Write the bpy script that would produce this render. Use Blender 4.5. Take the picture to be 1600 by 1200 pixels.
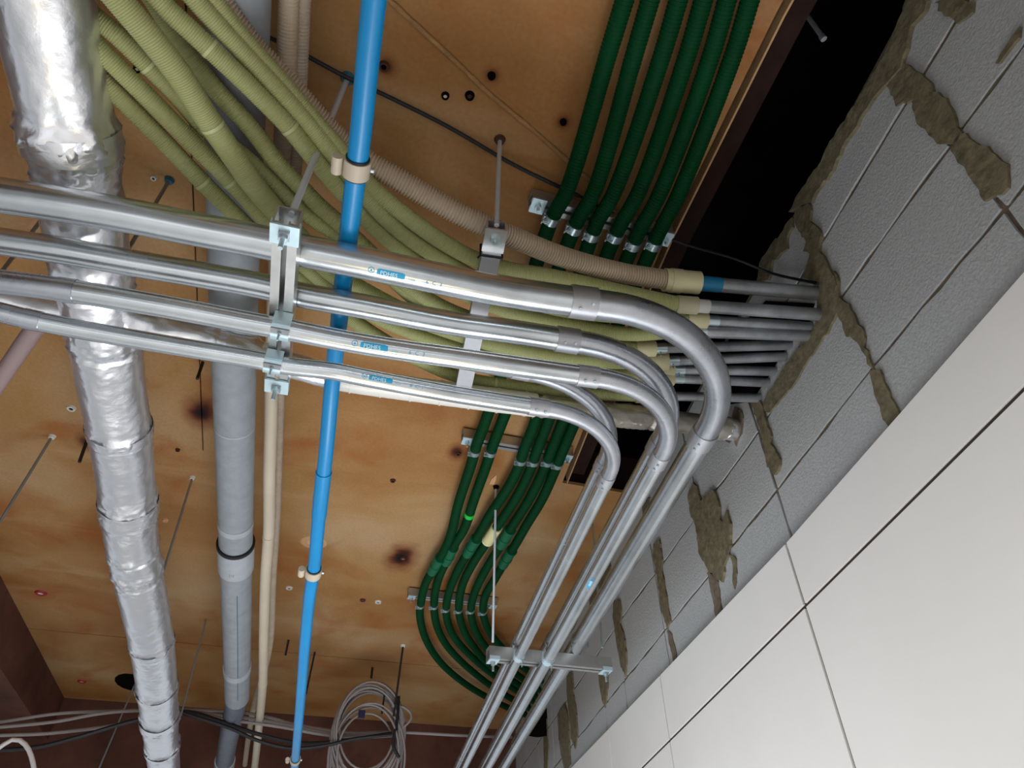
import bpy, math, random
import numpy as np
from mathutils import Vector, Matrix, noise

for _o in list(bpy.data.objects): bpy.data.objects.remove(_o)
random.seed(7)
SC = bpy.context.scene
COL = SC.collection

# ------------------------------------------------------------------ camera, world, light, exposure
F = 1082.0                                   # focal length in pixels of the 1600 px wide photograph
ez = np.array([-25, 1220, -1082.]); ez /= np.linalg.norm(ez)
ey = np.array([-449, -969, -1082.]); ey -= ey.dot(ez) * ez; ey /= np.linalg.norm(ey)
ex = np.cross(ey, ez)
MW = np.array([ex, ey, ez])                  # camera axes -> room axes (x right, y along the pipes, z up)
cam = bpy.data.cameras.new('camera'); cam.sensor_width = 36; cam.lens = F / 1600 * 36
cam.clip_start = 0.02; cam.clip_end = 100
cob = bpy.data.objects.new('camera', cam); COL.objects.link(cob)
cob.matrix_world = Matrix(MW.tolist()).to_4x4()
SC.camera = cob

def s2l(c):
    return tuple((v / 255 / 12.92) if v / 255 <= 0.04045 else ((v / 255 + 0.055) / 1.055) ** 2.4 for v in c)

world = bpy.data.worlds.new('world'); SC.world = world; world.use_nodes = True
wb = world.node_tree.nodes['Background']
wb.inputs[0].default_value = (0.86, 0.93, 1.0, 1); wb.inputs[1].default_value = 0.60

def area(name, loc, target, size, sizey, power, color):
    l = bpy.data.lights.new(name, 'AREA'); l.shape = 'RECTANGLE'; l.size = size; l.size_y = sizey
    l.energy = power; l.color = color
    o = bpy.data.objects.new(name, l); COL.objects.link(o); o.location = loc
    o.rotation_euler = (Vector(target) - Vector(loc)).to_track_quat('-Z', 'Y').to_euler()
    return o
area('daylight_low', (0.52, 2.0, -0.95), (0.85, 2.2, 0.6), .9, 1.0, 33, (0.88, 0.94, 1.0))
area('fill_side', (-0.9, -1.6, -1.3), (0.0, 2.0, 1.0), 2.6, .8, 6, (0.90, 0.95, 1.0))  # unseen fill, added for bright bands on conduits and foil

area('floor_fill', (-1.0, -0.6, 0.30), (-0.7, 0.1, -1.6), 2.2, 1.4, 78, (0.96, 0.98, 1.0))  # unseen fill, added to brighten the floor that the metal reflects
area('floor_fill_far', (-0.6, 3.0, -0.35), (-0.4, 3.2, -1.6), 1.8, 1.8, 34, (0.96, 0.98, 1.0))  # second unseen fill, added to brighten the far floor
area('warm_lamp', (0.16, 0.85, -1.45), (0.16, 0.95, 1.0), .45, .25, 2.5, (1.0, 0.78, 0.38))
SC.view_settings.view_transform = 'Standard'; SC.view_settings.look = 'None'
SC.view_settings.gamma = 1; SC.view_settings.use_curve_mapping = False
SC.view_settings.exposure = 0.0

# ------------------------------------------------------------------ geometry helpers
H = 1.6                                      # ceiling height above the camera
DW = 0.97                                    # distance of the block wall
WD = np.array([0.1419486, 0.989874, 0.0])    # direction of the wall
WN = np.array([WD[1], -WD[0], 0.0])          # its normal (away from the room)

def ray(px, py): return MW @ np.array([px - 800, 600 - py, -F])
def at(px, py, h): r = ray(px, py); return r * (h / r[2])
def aty(px, py, Y): r = ray(px, py); return r * (Y / r[1])
def onw(px, py, off=0.0): r = ray(px, py); return r * ((DW - off) / WN.dot(r))
def proj(w):
    c = MW.T @ np.array(w); return 800 + F * c[0] / -c[2], 600 - F * c[1] / -c[2]
def wallx(y, off=0.0): return (DW - off - WN[1] * y) / WN[0]
def sz(s, z, off=0.0): return WN * (DW - off) + WD * s + np.array([0, 0, z])

def norm(v): v = np.asarray(v, float); return v / (np.linalg.norm(v) + 1e-12)

def props(o, label=None, cat=None, group=None, kind=None):
    if label: o['label'] = label
    if cat: o['category'] = cat
    if group: o['group'] = group
    if kind: o['kind'] = kind
    return o
LOC = {}
def thing(name, label, cat, loc, group=None):
    o = bpy.data.objects.new(name, None); COL.objects.link(o); o.empty_display_size = .05
    o.location = tuple(loc); LOC[o.name] = np.array(loc, float)
    return props(o, label, cat, group)

class MB:
    def __init__(s): s.v = []; s.f = []; s.sm = []; s.n = 0
    def add(s, V, Fc, smooth=False):
        V = np.asarray(V, float); s.v.append(V)
        for f in Fc: s.f.append(tuple(int(i) + s.n for i in f)); s.sm.append(smooth)
        s.n += len(V); return s
    def box(s, c, hx, hy=None, hz=None, X=(1, 0, 0), Y=(0, 1, 0), Z=(0, 0, 1)):
        X, Y, Z, c = np.array(X, float), np.array(Y, float), np.array(Z, float), np.array(c, float)
        V = [c + X * hx * a + Y * hy * b + Z * hz * d for a in (-1, 1) for b in (-1, 1) for d in (-1, 1)]
        Fc = [(0, 1, 3, 2), (4, 6, 7, 5), (0, 4, 5, 1), (2, 3, 7, 6), (0, 2, 6, 4), (1, 5, 7, 3)]
        return s.add(V, Fc)
    def cyl(s, p0, p1, r, n=12, r2=None, smooth=True):
        p0, p1 = np.array(p0, float), np.array(p1, float); d = norm(p1 - p0)
        a = norm(np.cross(d, (0, 0, 1) if abs(d[2]) < .9 else (1, 0, 0))); b = np.cross(d, a)
        r2 = r if r2 is None else r2
        V = []
        for p, rr in ((p0, r), (p1, r2)):
            for k in range(n):
                t = 2 * math.pi * k / n; V.append(p + rr * (a * math.cos(t) + b * math.sin(t)))
        Fc = [(k, (k + 1) % n, n + (k + 1) % n, n + k) for k in range(n)]
        s.add(V, Fc, smooth)
        s.add(V, [tuple(range(n - 1, -1, -1)), tuple(range(n, 2 * n))])
        return s
    def sweep(s, P, R, n=16, cap=True, smooth=True):
        P = np.asarray(P, float); m = len(P); R = np.broadcast_to(np.asarray(R, float), (m,)) if np.ndim(R) < 2 else np.asarray(R)
        T = np.gradient(P, axis=0); T /= np.linalg.norm(T, axis=1)[:, None] + 1e-12
        a = norm(np.cross(T[0], (0, 0, 1) if abs(T[0][2]) < .9 else (1, 0, 0)))
        A = np.zeros((m, 3))
        for i in range(m):
            a = norm(a - T[i] * a.dot(T[i])); A[i] = a
        B = np.cross(T, A)
        th = np.arange(n) * 2 * math.pi / n
        if R.ndim == 1: R = np.repeat(R[:, None], n, 1)
        V = P[:, None, :] + R[:, :, None] * (A[:, None, :] * np.cos(th)[None, :, None] + B[:, None, :] * np.sin(th)[None, :, None])
        V = V.reshape(-1, 3)
        Fc = []
        for i in range(m - 1):
            for k in range(n):
                k2 = (k + 1) % n
                Fc.append((i * n + k, i * n + k2, (i + 1) * n + k2, (i + 1) * n + k))
        s.add(V, Fc, smooth)
        if cap: s.add(np.vstack([V[:n], V[-n:]]), [tuple(range(n - 1, -1, -1)), tuple(range(n, 2 * n))])
        return s
    def prism(s, poly, z0, z1):
        """poly: list of (x,y) ccw or cw"""
        n = len(poly); V = [(x, y, z0) for x, y in poly] + [(x, y, z1) for x, y in poly]
        Fc = [tuple(range(n - 1, -1, -1)), tuple(range(n, 2 * n))] + [(k, (k + 1) % n, n + (k + 1) % n, n + k) for k in range(n)]
        return s.add(V, Fc)
    def slab(s, pts, nrm, t):
        """polygon pts in 3d extruded by nrm*t"""
        n = len(pts); pts = np.array(pts, float); V = np.vstack([pts, pts + np.array(nrm) * t])
        Fc = [tuple(range(n)), tuple(range(2 * n - 1, n - 1, -1))] + [(k, (k + 1) % n, n + (k + 1) % n, n + k) for k in range(n)]
        return s.add(V, Fc)
    def build(s, name, mat, parent=None, sharp=False):
        V = np.vstack(s.v)
        if parent is not None: base = LOC[parent.name]
        else: base = np.array([V[:, 0].mean(), V[:, 1].mean(), V[:, 2].min()])
        me = bpy.data.meshes.new(name); me.from_pydata((V - base).tolist(), [], s.f)
        me.polygons.foreach_set('use_smooth', s.sm); me.update()
        me.materials.append(mat)
        o = bpy.data.objects.new(name, me); COL.objects.link(o)
        if parent is not None: o.parent = parent
        else: o.location = tuple(base)
        LOC[o.name] = base
        return o

def spline(P, ds=0.01):
    """Catmull-Rom through P, resampled evenly"""
    P = np.asarray(P, float)
    if len(P) == 2:
        m = max(2, int(np.linalg.norm(P[1] - P[0]) / ds) + 1)
        return P[0] + (P[1] - P[0]) * np.linspace(0, 1, m)[:, None]
    Q = np.vstack([2 * P[0] - P[1], P, 2 * P[-1] - P[-2]]); out = []
    for i in range(1, len(Q) - 2):
        p0, p1, p2, p3 = Q[i - 1:i + 3]
        # centripetal
        def tj(ti, a, b): return ti + max(np.linalg.norm(b - a), 1e-6) ** .5
        t0 = 0; t1 = tj(t0, p0, p1); t2 = tj(t1, p1, p2); t3 = tj(t2, p2, p3)
        for t in np.linspace(t1, t2, 24, endpoint=False):
            A1 = (t1 - t) / (t1 - t0) * p0 + (t - t0) / (t1 - t0) * p1
            A2 = (t2 - t) / (t2 - t1) * p1 + (t - t1) / (t2 - t1) * p2
            A3 = (t3 - t) / (t3 - t2) * p2 + (t - t2) / (t3 - t2) * p3
            B1 = (t2 - t) / (t2 - t0) * A1 + (t - t0) / (t2 - t0) * A2
            B2 = (t3 - t) / (t3 - t1) * A2 + (t - t1) / (t3 - t1) * A3
            out.append((t2 - t) / (t2 - t1) * B1 + (t - t1) / (t2 - t1) * B2)
    out.append(P[-1]); return resample(np.array(out), ds)
def resample(O, ds):
    L = np.concatenate([[0], np.cumsum(np.linalg.norm(np.diff(O, axis=0), axis=1))])
    m = max(2, int(L[-1] / ds) + 1); t = np.linspace(0, L[-1], m)
    return np.stack([np.interp(t, L, O[:, k]) for k in range(3)], 1)
def run_on(P, a=0.0, b=0.0):
    """run a centre line straight on beyond the frame at its start (a) and end (b)"""
    if a: d = norm(P[0] - P[3]); m = max(2, int(a / .02)); P = np.vstack([P[0] + d * np.linspace(a, a / m, m)[:, None], P])
    if b: d = norm(P[-1] - P[-4]); m = max(2, int(b / .02)); P = np.vstack([P, P[-1] + d * np.linspace(b / m, b, m)[:, None]])
    return P
def length(P): return np.linalg.norm(np.diff(P, axis=0), axis=1).sum()
def sub(P, a, b):
    """piece of polyline between arclengths a and b"""
    L = np.concatenate([[0], np.cumsum(np.linalg.norm(np.diff(P, axis=0), axis=1))])
    a = max(a, 0); b = min(b, L[-1])
    t = np.concatenate([[a], L[(L > a + 1e-4) & (L < b - 1e-4)], [b]])
    return np.stack([np.interp(t, L, P[:, k]) for k in range(3)], 1)
def near(P, q):
    """arclength of the polyline point that shows nearest to pixel q"""
    L = np.concatenate([[0], np.cumsum(np.linalg.norm(np.diff(P, axis=0), axis=1))])
    d = [math.hypot(*(np.array(proj(p)) - q)) for p in P]
    return L[int(np.argmin(d))]
def px(pts, h):
    """trace: list of (px,py) or (px,py,h) -> room points"""
    return np.array([at(p[0], p[1], p[2] if len(p) > 2 else h) for p in pts])
def tube(name, P, r, mat, parent=None, pitch=None, amp=0.0, n=16, ds=.012, squash=None):
    if pitch:
        P = resample(P, pitch / 4); m = len(P); R = np.array([r, r, r - amp, r - amp])[np.arange(m) % 4]
    else: R = r
    return MB().sweep(P, R, n + 8 if pitch else n, smooth=not pitch).build(name, mat, parent)

# ------------------------------------------------------------------ materials
def mat(name, rgb, rough=.6, metal=0.0, var=0.0, vscale=6, var2=None, bump=0.0, bscale=60, spec=.5, stretch=None, rvar=0.0, detail=6):
    m = bpy.data.materials.new(name); m.use_nodes = True; nt = m.node_tree; b = nt.nodes['Principled BSDF']
    c = s2l(rgb); b.inputs['Base Color'].default_value = (*c, 1); b.inputs['Roughness'].default_value = rough
    b.inputs['Metallic'].default_value = metal; b.inputs['Specular IOR Level'].default_value = spec
    geo = nt.nodes.new('ShaderNodeNewGeometry'); vec = geo.outputs['Position']
    if stretch:
        mp = nt.nodes.new('ShaderNodeMapping'); mp.inputs['Scale'].default_value = stretch
        nt.links.new(vec, mp.inputs['Vector']); vec = mp.outputs['Vector']
    if var or var2:
        nz = nt.nodes.new('ShaderNodeTexNoise'); nz.inputs['Scale'].default_value = vscale; nz.inputs['Detail'].default_value = detail
        nz.inputs['Roughness'].default_value = .62
        nt.links.new(vec, nz.inputs['Vector'])
        cr = nt.nodes.new('ShaderNodeValToRGB'); e = cr.color_ramp.elements; e[0].position = .33; e[1].position = .67
        c2 = s2l(var2) if var2 else tuple(min(1, v * (1 + var)) for v in c)
        c1 = c if var2 else tuple(v * (1 - var) for v in c)
        e[0].color = (*c1, 1); e[1].color = (*c2, 1)
        nt.links.new(nz.outputs['Fac'], cr.inputs['Fac']); nt.links.new(cr.outputs['Color'], b.inputs['Base Color'])
        if rvar:
            mr = nt.nodes.new('ShaderNodeMapRange'); mr.inputs['To Min'].default_value = max(.02, rough - rvar); mr.inputs['To Max'].default_value = rough + rvar
            mr.inputs['From Min'].default_value = .3; mr.inputs['From Max'].default_value = .7
            nt.links.new(nz.outputs['Fac'], mr.inputs['Value']); nt.links.new(mr.outputs['Result'], b.inputs['Roughness'])
    if bump:
        n2 = nt.nodes.new('ShaderNodeTexNoise'); n2.inputs['Scale'].default_value = bscale; n2.inputs['Detail'].default_value = 5
        nt.links.new(geo.outputs['Position'], n2.inputs['Vector'])
        bp = nt.nodes.new('ShaderNodeBump'); bp.inputs['Strength'].default_value = bump; bp.inputs['Distance'].default_value = .004
        nt.links.new(n2.outputs['Fac'], bp.inputs['Height']); nt.links.new(bp.outputs['Normal'], b.inputs['Normal'])
    return m

EMT = mat('galvanised_steel', (205, 210, 214), .24, .92, var=.10, vscale=9, bump=.05, bscale=35, rvar=.05)
EMTB = mat('galvanised_bend', (186, 189, 196), .29, .92, var=.10, vscale=12, bump=.08, bscale=90, rvar=.05)
COUP = mat('coupling_metal', (178, 178, 182), .42, .75, var=.06, vscale=14)
STRUT = mat('strut_steel', (190, 190, 188), .34, .85, var=.10, vscale=20)
PLATE = mat('zinc_plate', (205, 228, 236), .35, .55, var=.05, vscale=20)
ZINC = mat('zinc_bolt', (190, 205, 210), .3, .85)
DULL = mat('dull_old_tube', (158, 160, 164), .36, .7, var=.25, vscale=14)
FOIL = mat('aluminium_foil', (244, 244, 248), .30, .90, var=.03, vscale=10, bump=.45, bscale=38)
FOILP = mat('pale_foil_sleeve', (205, 198, 186), .33, .75, var=.15, vscale=14, bump=.5, bscale=45)
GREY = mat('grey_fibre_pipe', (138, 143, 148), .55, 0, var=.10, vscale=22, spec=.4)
GREYL = mat('grey_joint', (160, 165, 170), .5, 0, var=.08, vscale=22)
RUBBER = mat('black_rubber', (22, 22, 26), .6)
BLUE = mat('blue_plastic', (2, 130, 190), .36, 0, var=.06, vscale=5, spec=.5)
BEIGE = mat('beige_plastic', (190, 176, 156), .5, 0, var=.05, vscale=9)
BEIGEC = mat('beige_corrugated_plastic', (186, 168, 146), .55, 0, var=.04, vscale=9)
COUPB = mat('beige_coupler_plastic', (200, 190, 150), .45)
YEL = mat('yellow_green_plastic', (162, 164, 112), .55, 0, var=.07, vscale=4, spec=.35)
YELJ = mat('pale_yellow_green_band', (180, 184, 134), .55)
GREEN = mat('green_plastic', (0, 54, 25), .6, 0, var=.12, vscale=6, spec=.10)
GREENJ = mat('green_joint_plastic', (2, 92, 58), .45, 0, spec=.35)
BLK = mat('black_cable_sheath', (20, 20, 26), .55)
GCAB = mat('grey_cable_sheath', (138, 130, 128), .6)
CYAN = mat('cyan_print', (30, 160, 205), .5)
CYANP = mat('pale_cyan_print', (120, 190, 212), .5)
WHITEP = mat('white_print', (235, 240, 240), .5)
RODM = mat('threaded_rod_steel', (150, 158, 166), .4, .7, bump=.2, bscale=400)
RODL = mat('bright_zinc_rod', (196, 202, 208), .4, .25)
RODB = mat('blackened_rod', (40, 34, 34), .6, .2)
BLOCK = mat('concrete_block', (166, 166, 166), .9, 0, var=.08, vscale=120, bump=.45, bscale=170, spec=.2, detail=3)
MORTAR = mat('grey_mortar', (108, 96, 82), .95, 0, var=.3, vscale=30, bump=.8, bscale=70, spec=.15)
MPATCH = mat('brown_mortar_patch', (108, 99, 78), .92, 0, var=.30, vscale=38, bump=1.0, bscale=45, spec=.2)
PANEL = mat('white_panel', (224, 220, 216), .5, 0, var=.02, vscale=3, spec=.3)
DARKW = mat('dark_stained_wood', (40, 22, 17), .85, 0, var=.35, vscale=8, spec=.2)
VOID = mat('unlit_void_black', (10, 8, 8), .95, 0, var=.6, vscale=9, spec=.05)  # darkness of the unlit pocket is put into this colour
BEAM = mat('dark_red_form_board', (92, 58, 48), .75, 0, var=.35, vscale=3.2, bump=.1, bscale=20, spec=.25)
EDGEW = mat('pale_wood_edge', (176, 138, 96), .8, 0, var=.15, vscale=20)
FLOOR = mat('concrete_floor', (188, 187, 184), .8, 0, var=.1, vscale=3)
WHITE = mat('white_plug', (215, 210, 200), .6)
REDP = mat('red_plug', (150, 30, 30), .6)
TEAL = mat('teal_plug', (40, 100, 120), .5)
DARK = mat('dark_hole', (14, 9, 8), .9, spec=.05)
RUSTM = mat('rusty_nail', (74, 40, 24), .85)
PEACH = mat('peach_plaster', (214, 158, 118), .8)
EMTIN = mat('shadowed_strut_inside', (60, 64, 68), .5, .6)
LEDG = mat('bright_green_tag', (20, 190, 60), .5)

def ply_material():
    m = bpy.data.materials.new('varnished_plywood'); m.use_nodes = True; nt = m.node_tree; N = nt.nodes; L = nt.links
    b = N['Principled BSDF']; b.inputs['Roughness'].default_value = .62; b.inputs['Specular IOR Level'].default_value = .25
    geo = N.new('ShaderNodeNewGeometry')
    def nz(scale, det=5, st=(1, 1, 1), dist=0.0, off=0):
        mp = N.new('ShaderNodeMapping'); mp.inputs['Scale'].default_value = st; mp.inputs['Location'].default_value = (off, off * .7, 0)
        L.new(geo.outputs['Position'], mp.inputs['Vector'])
        t = N.new('ShaderNodeTexNoise'); t.inputs['Scale'].default_value = scale; t.inputs['Detail'].default_value = det
        t.inputs['Distortion'].default_value = dist; L.new(mp.outputs['Vector'], t.inputs['Vector']); return t.outputs['Fac']
    def ramp(fac, stops):
        r = N.new('ShaderNodeValToRGB'); e = r.color_ramp.elements
        while len(e) < len(stops): e.new(.5)
        for i, (p, c) in enumerate(stops): e[i].position = p; e[i].color = (*s2l(c), 1) if len(c) == 3 else c
        L.new(fac, r.inputs['Fac']); return r.outputs['Color']
    def mix(f, a, bb, mode='MIX'):
        x = N.new('ShaderNodeMix'); x.data_type = 'RGBA'; x.blend_type = mode
        if isinstance(f, float): x.inputs[0].default_value = f
        else: L.new(f, x.inputs[0])
        L.new(a, x.inputs[6])
        if isinstance(bb, tuple): x.inputs[7].default_value = (*s2l(bb), 1)
        else: L.new(bb, x.inputs[7])
        return x.outputs[2]
    col = ramp(nz(1.5, 6, dist=.4), [(.30, (140, 90, 42)), (.5, (164, 123, 76)), (.70, (178, 146, 108))])
    blot = ramp(nz(3.3, 5, dist=.6, off=5), [(.52, (0, 0, 0, 1)), (.70, (1, 1, 1, 1))])
    mf = N.new('ShaderNodeMath'); mf.operation = 'MULTIPLY'; mf.inputs[1].default_value = .55; L.new(blot, mf.inputs[0])
    col = mix(mf.outputs[0], col, (150, 78, 22))
    pale = ramp(nz(1.2, 4, st=(.45, 3.2, 1), off=11), [(.60, (0, 0, 0, 1)), (.72, (1, 1, 1, 1))])
    mf = N.new('ShaderNodeMath'); mf.operation = 'MULTIPLY'; mf.inputs[1].default_value = .35; L.new(pale, mf.inputs[0])
    col = mix(mf.outputs[0], col, (206, 172, 134))
    fine = ramp(nz(90, 2), [(.3, (.82, .82, .82, 1)), (.7, (1.1, 1.1, 1.1, 1))])
    col = mix(.5, col, fine, 'MULTIPLY')
    # rust stains round old nails: (pixel traced position, radius across, radius along)
    for (qx, qy, rx, ry, st) in ((316, 645, .085, .12, 1.0), (627, 871, .10, .19, 1.0), (713, 706, .05, .075, .8), (133, 690, .04, .07, .7), (603, 104, .035, .035, .7), (880, 190, .03, .03, .6), (770, 118, .03, .03, .5)):
        p = at(qx, qy, H)
        vs = N.new('ShaderNodeVectorMath'); vs.operation = 'SUBTRACT'; L.new(geo.outputs['Position'], vs.inputs[0]); vs.inputs[1].default_value = tuple(p)
        vm = N.new('ShaderNodeVectorMath'); vm.operation = 'MULTIPLY'; L.new(vs.outputs[0], vm.inputs[0]); vm.inputs[1].default_value = (1 / rx, 1 / ry, 0)
        ln = N.new('ShaderNodeVectorMath'); ln.operation = 'LENGTH'; L.new(vm.outputs[0], ln.inputs[0])
        ad = N.new('ShaderNodeMath'); ad.operation = 'ADD'; L.new(ln.outputs['Value'], ad.inputs[0])
        n5 = nz(14, 3); sb = N.new('ShaderNodeMath'); sb.operation = 'MULTIPLY_ADD'; L.new(n5, sb.inputs[0]); sb.inputs[1].default_value = .5; sb.inputs[2].default_value = -.25
        L.new(sb.outputs[0], ad.inputs[1])
        f1 = ramp(ad.outputs[0], [(.25, (st, st, st, 1)), (1.0, (0, 0, 0, 1))])
        col = mix(f1, col, (104, 36, 8))
        f2 = ramp(ad.outputs[0], [(.12, (st, st, st, 1)), (.55, (0, 0, 0, 1))])
        col = mix(f2, col, (18, 6, 4))
    L.new(col, b.inputs['Base Color'])
    return m
PLY = ply_material()

# ------------------------------------------------------------------ the setting: ceiling
def struct(o): o['kind'] = 'structure'; return o
Y0, Y1 = -1.6, 5.7
LX = -1.45
# slab body above the form boards
core = MB().prism([(LX - .5, Y0), (.70, Y0), (.73, .39), (.77, 1.0), (.87, 1.88), (.92, 2.26), (wallx(2.26) + .2, 2.26), (wallx(Y1 + .6) + .2, Y1 + .6), (LX - .5, Y1 + .6)], H + .014, H + .20)
ceil = struct(core.build('ceiling', DARKW))
XS = -.475
def sheet(poly): return MB().prism(poly, H, H + .0138).build('plywood_sheet', PLY, ceil)
g = .0022
sheet([(LX, Y0 + g), (XS - g, Y0 + g), (XS - g, 2.42), (LX, 2.42)])
sheet([(XS + g, Y0 + g), (.72, Y0 + g), (.75, .39), (.79, 1.0), (.89, 1.88), (.94, 2.25), (wallx(2.25) - .001, 2.25), (wallx(2.42) - .001, 2.42 - .0004), (XS + g, 2.42 - .0004)])
for (ya, yb) in ((2.42, 4.462 - .006), (4.462 + .006, Y1)):
    sheet([(LX, ya), (wallx(ya) - .001, ya), (wallx(yb) - .001, yb), (LX, yb)])
# cement fin along the slanting joint
fin = spline([at(x, y, H - .003) for x, y in ((560, -45), (608, 0), (660, 48), (720, 104), (765, 147), (800, 176), (845, 214), (890, 254), (930, 290))], .02)
finb = MB()
rr = np.array([.006 + .003 * noise.noise(Vector((i * .7, 0, 0))) for i in range(len(fin))])
finb.sweep(fin, rr, 8)
finb.build('cement_fin', mat('brown_cement_fin', (150, 112, 70), .9, 0, var=.25, vscale=30, bump=.5), ceil)
# wooden lining along the slab opening
edge = [(.745, -.2), (.752, .39), (.792, 1.0), (.892, 1.88), (.942, 2.24)]
lin = MB().prism([(x + .013, y) for x, y in edge] + [(x + .018, y) for x, y in edge[::-1]], H - .006, H + .17)
lin.build('edge_lining', EDGEW, ceil)
lin = MB().prism([(x + .024, y) for x, y in edge] + [(x + .095, y) for x, y in edge[::-1]], H + .05, H + .19)
lin.build('dark_lining_board', DARKW, ceil)
# closed pocket above the opening
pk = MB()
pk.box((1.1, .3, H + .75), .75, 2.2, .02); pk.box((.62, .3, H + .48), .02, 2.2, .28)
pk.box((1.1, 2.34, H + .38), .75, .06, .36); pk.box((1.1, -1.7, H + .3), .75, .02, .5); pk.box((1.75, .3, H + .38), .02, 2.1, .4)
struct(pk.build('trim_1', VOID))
# down-stand beams
bl = MB().box((LX - .26, 2.2, H - .10), .26, 4.1, .165); struct(bl.build('trim_2', BEAM))
bf = MB().box((.45, Y1 + .26, H - .35), 2.5, .26, .42); struct(bf.build('trim_3', BEAM))
bf = MB().box((LX - .54, 2.2, H - .40), .02, 4.1, .5); struct(bf.build('wall_left', BEAM))
fl = MB().box((0.2, 2.0, -1.62), 5, 6, .02); struct(fl.build('floor', FLOOR))

bk = MB().box((0.0, -2.6, 0.0), 4.6, .05, 1.65); struct(bk.build('wall_back', mat('plain_back_wall', (196, 194, 190), .8)))  # unseen back wall, put in to block world light from behind
# ------------------------------------------------------------------ the setting: block wall and white panels
back = MB()
back.slab([sz(-3.0, -1.6, 0), sz(7.2, -1.6, 0), sz(7.2, H + .01, 0), sz(-3.0, H + .01, 0)], WN, .12)
wall = struct(back.build('wall_right', MORTAR))
joints = [-1.15, -.72, -.28, .13, .55, .965, 1.445, 1.905, 2.395, 2.93, 3.25, 3.95, 4.4, 4.85, 5.3, 5.75]
def zB(s): return float(np.interp(s, [.3, .55, .95, 1.44, 2.27, 2.83, 4], [1.21, 1.221, 1.238, 1.206, 1.228, 1.25, 1.25]))
def zA(s): return float(np.interp(s, [.3, .54, .96, 1.44, 2.3, 3.8], [1.0, 1.006, 1.018, 1.008, 1.005, 1.004]))
def zC(s): return 1.42
def zT(s): return 1.592
def zL(s): return .80
levels = [zL, zA, zB, zC, zT]
HOLE = (1.41, 1.304)
def block(s0, s1, fa, fb):
    gp = .0055; J = .0030; pts = []
    k = 7
    for i in range(k + 1): s = s0 + gp + (s1 - s0 - 2 * gp) * i / k; pts.append((s, fa(s) + gp + random.uniform(-J, J)))
    for i in range(1, 4): t = i / 4; pts.append((s1 - gp + random.uniform(-J, J), fa(s1) * (1 - t) + fb(s1) * t))
    for i in range(k + 1): s = s1 - gp - (s1 - s0 - 2 * gp) * i / k; pts.append((s, fb(s) - gp + random.uniform(-J, J)))
    for i in range(1, 4): t = i / 4; pts.append((s0 + gp + random.uniform(-J, J), fb(s0) * (1 - t) + fa(s0) * t))
    th = .0055 + random.uniform(-.001, .001)
    return MB().slab([sz(a, b, th) for a, b in pts], WN, th - .0005).build('block', BLOCK, wall)
for i in range(len(joints) - 1):
    for j in range(4): block(joints[i], joints[i + 1], levels[j], levels[j + 1])

def patch(pts, t=.012, m=None):
    """smeared mortar: outline traced on the wall, roughened"""
    Q = [onw(x, y, t) for x, y in pts]; out = []
    for i in range(len(Q)):
        a, b = Q[i], Q[(i + 1) % len(Q)]; k = max(1, int(np.linalg.norm(b - a) / .014))
        for q in range(k):
            p = a + (b - a) * q / k
            out.append(p + WD * random.uniform(-.0045, .0045) + np.array([0, 0, random.uniform(-.0045, .0045)]))
    return MB().slab(out, WN, t - .0005).build('mortar_patch', m or MPATCH, wall)
def cr(pts, k, ox, oy): return [(x / k + ox, y / k + oy) for x, y in pts]
K1 = (2.7272, 1160, 0); K2 = (2.5, 1020, 380); K3 = (2.6087, 800, 740)
patch(cr([(600, 355), (640, 290), (690, 275), (740, 310), (790, 345), (830, 400), (880, 440), (905, 510), (930, 560), (910, 600), (870, 605), (830, 605), (790, 575), (740, 530), (725, 430), (685, 440), (650, 447), (630, 400)], *K1))
patch(cr([(900, 590), (930, 565), (985, 600), (1040, 630), (1120, 700), (1130, 800), (1110, 830), (1030, 860), (1005, 810), (985, 765), (940, 720), (905, 670), (885, 640)], *K1))
patch(cr([(820, 0), (985, 0), (975, 50), (955, 80), (915, 100), (880, 75), (845, 60)], *K1))
patch(cr([(1170, 120), (1185, 150), (1140, 210), (1100, 260), (1080, 270), (1120, 190)], *K1), .011)
patch(cr([(700, -20), (785, 0), (770, 50), (720, 110), (700, 160), (690, 210), (675, 280), (640, 330), (590, 370), (545, 425), (525, 470), (480, 540), (450, 580), (425, 630), (400, 680), (385, 730), (330, 790), (290, 860), (200, 900), (235, 830), (330, 690), (375, 600), (480, 440), (600, 240), (650, 120)], *K1), .016)
patch(cr([(225, 880), (290, 870), (290, 940), (320, 975), (335, 1010), (325, 1060), (345, 1100), (360, 1130), (400, 1190), (390, 1240), (250, 1180), (285, 1090), (262, 1070), (268, 1035), (240, 980), (220, 950)], *K1), .014)
patch(cr([(80, 1100), (150, 1010), (205, 930), (212, 960), (190, 1000), (185, 1060), (125, 1110), (110, 1190), (60, 1200), (70, 1140)], *K1), .013)
patch(cr([(640, 185), (665, 130), (705, 110), (725, 150), (722, 190), (738, 225), (775, 255), (790, 290), (820, 345), (822, 400), (845, 450), (860, 485), (840, 470), (815, 420), (795, 385), (755, 360), (738, 310), (720, 275), (690, 320), (660, 350), (640, 250)], *K2), .012)
patch(cr([(655, 270), (690, 285), (700, 300), (680, 350), (650, 390), (610, 450), (590, 480), (545, 555), (500, 610), (450, 665), (432, 655), (430, 620), (465, 560), (490, 520), (520, 470), (560, 420), (600, 370), (625, 330)], *K2), .011)
patch(cr([(845, 500), (885, 490), (910, 560), (940, 620), (962, 678), (930, 722), (900, 680), (880, 640), (870, 590), (855, 540)], *K2))
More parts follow.
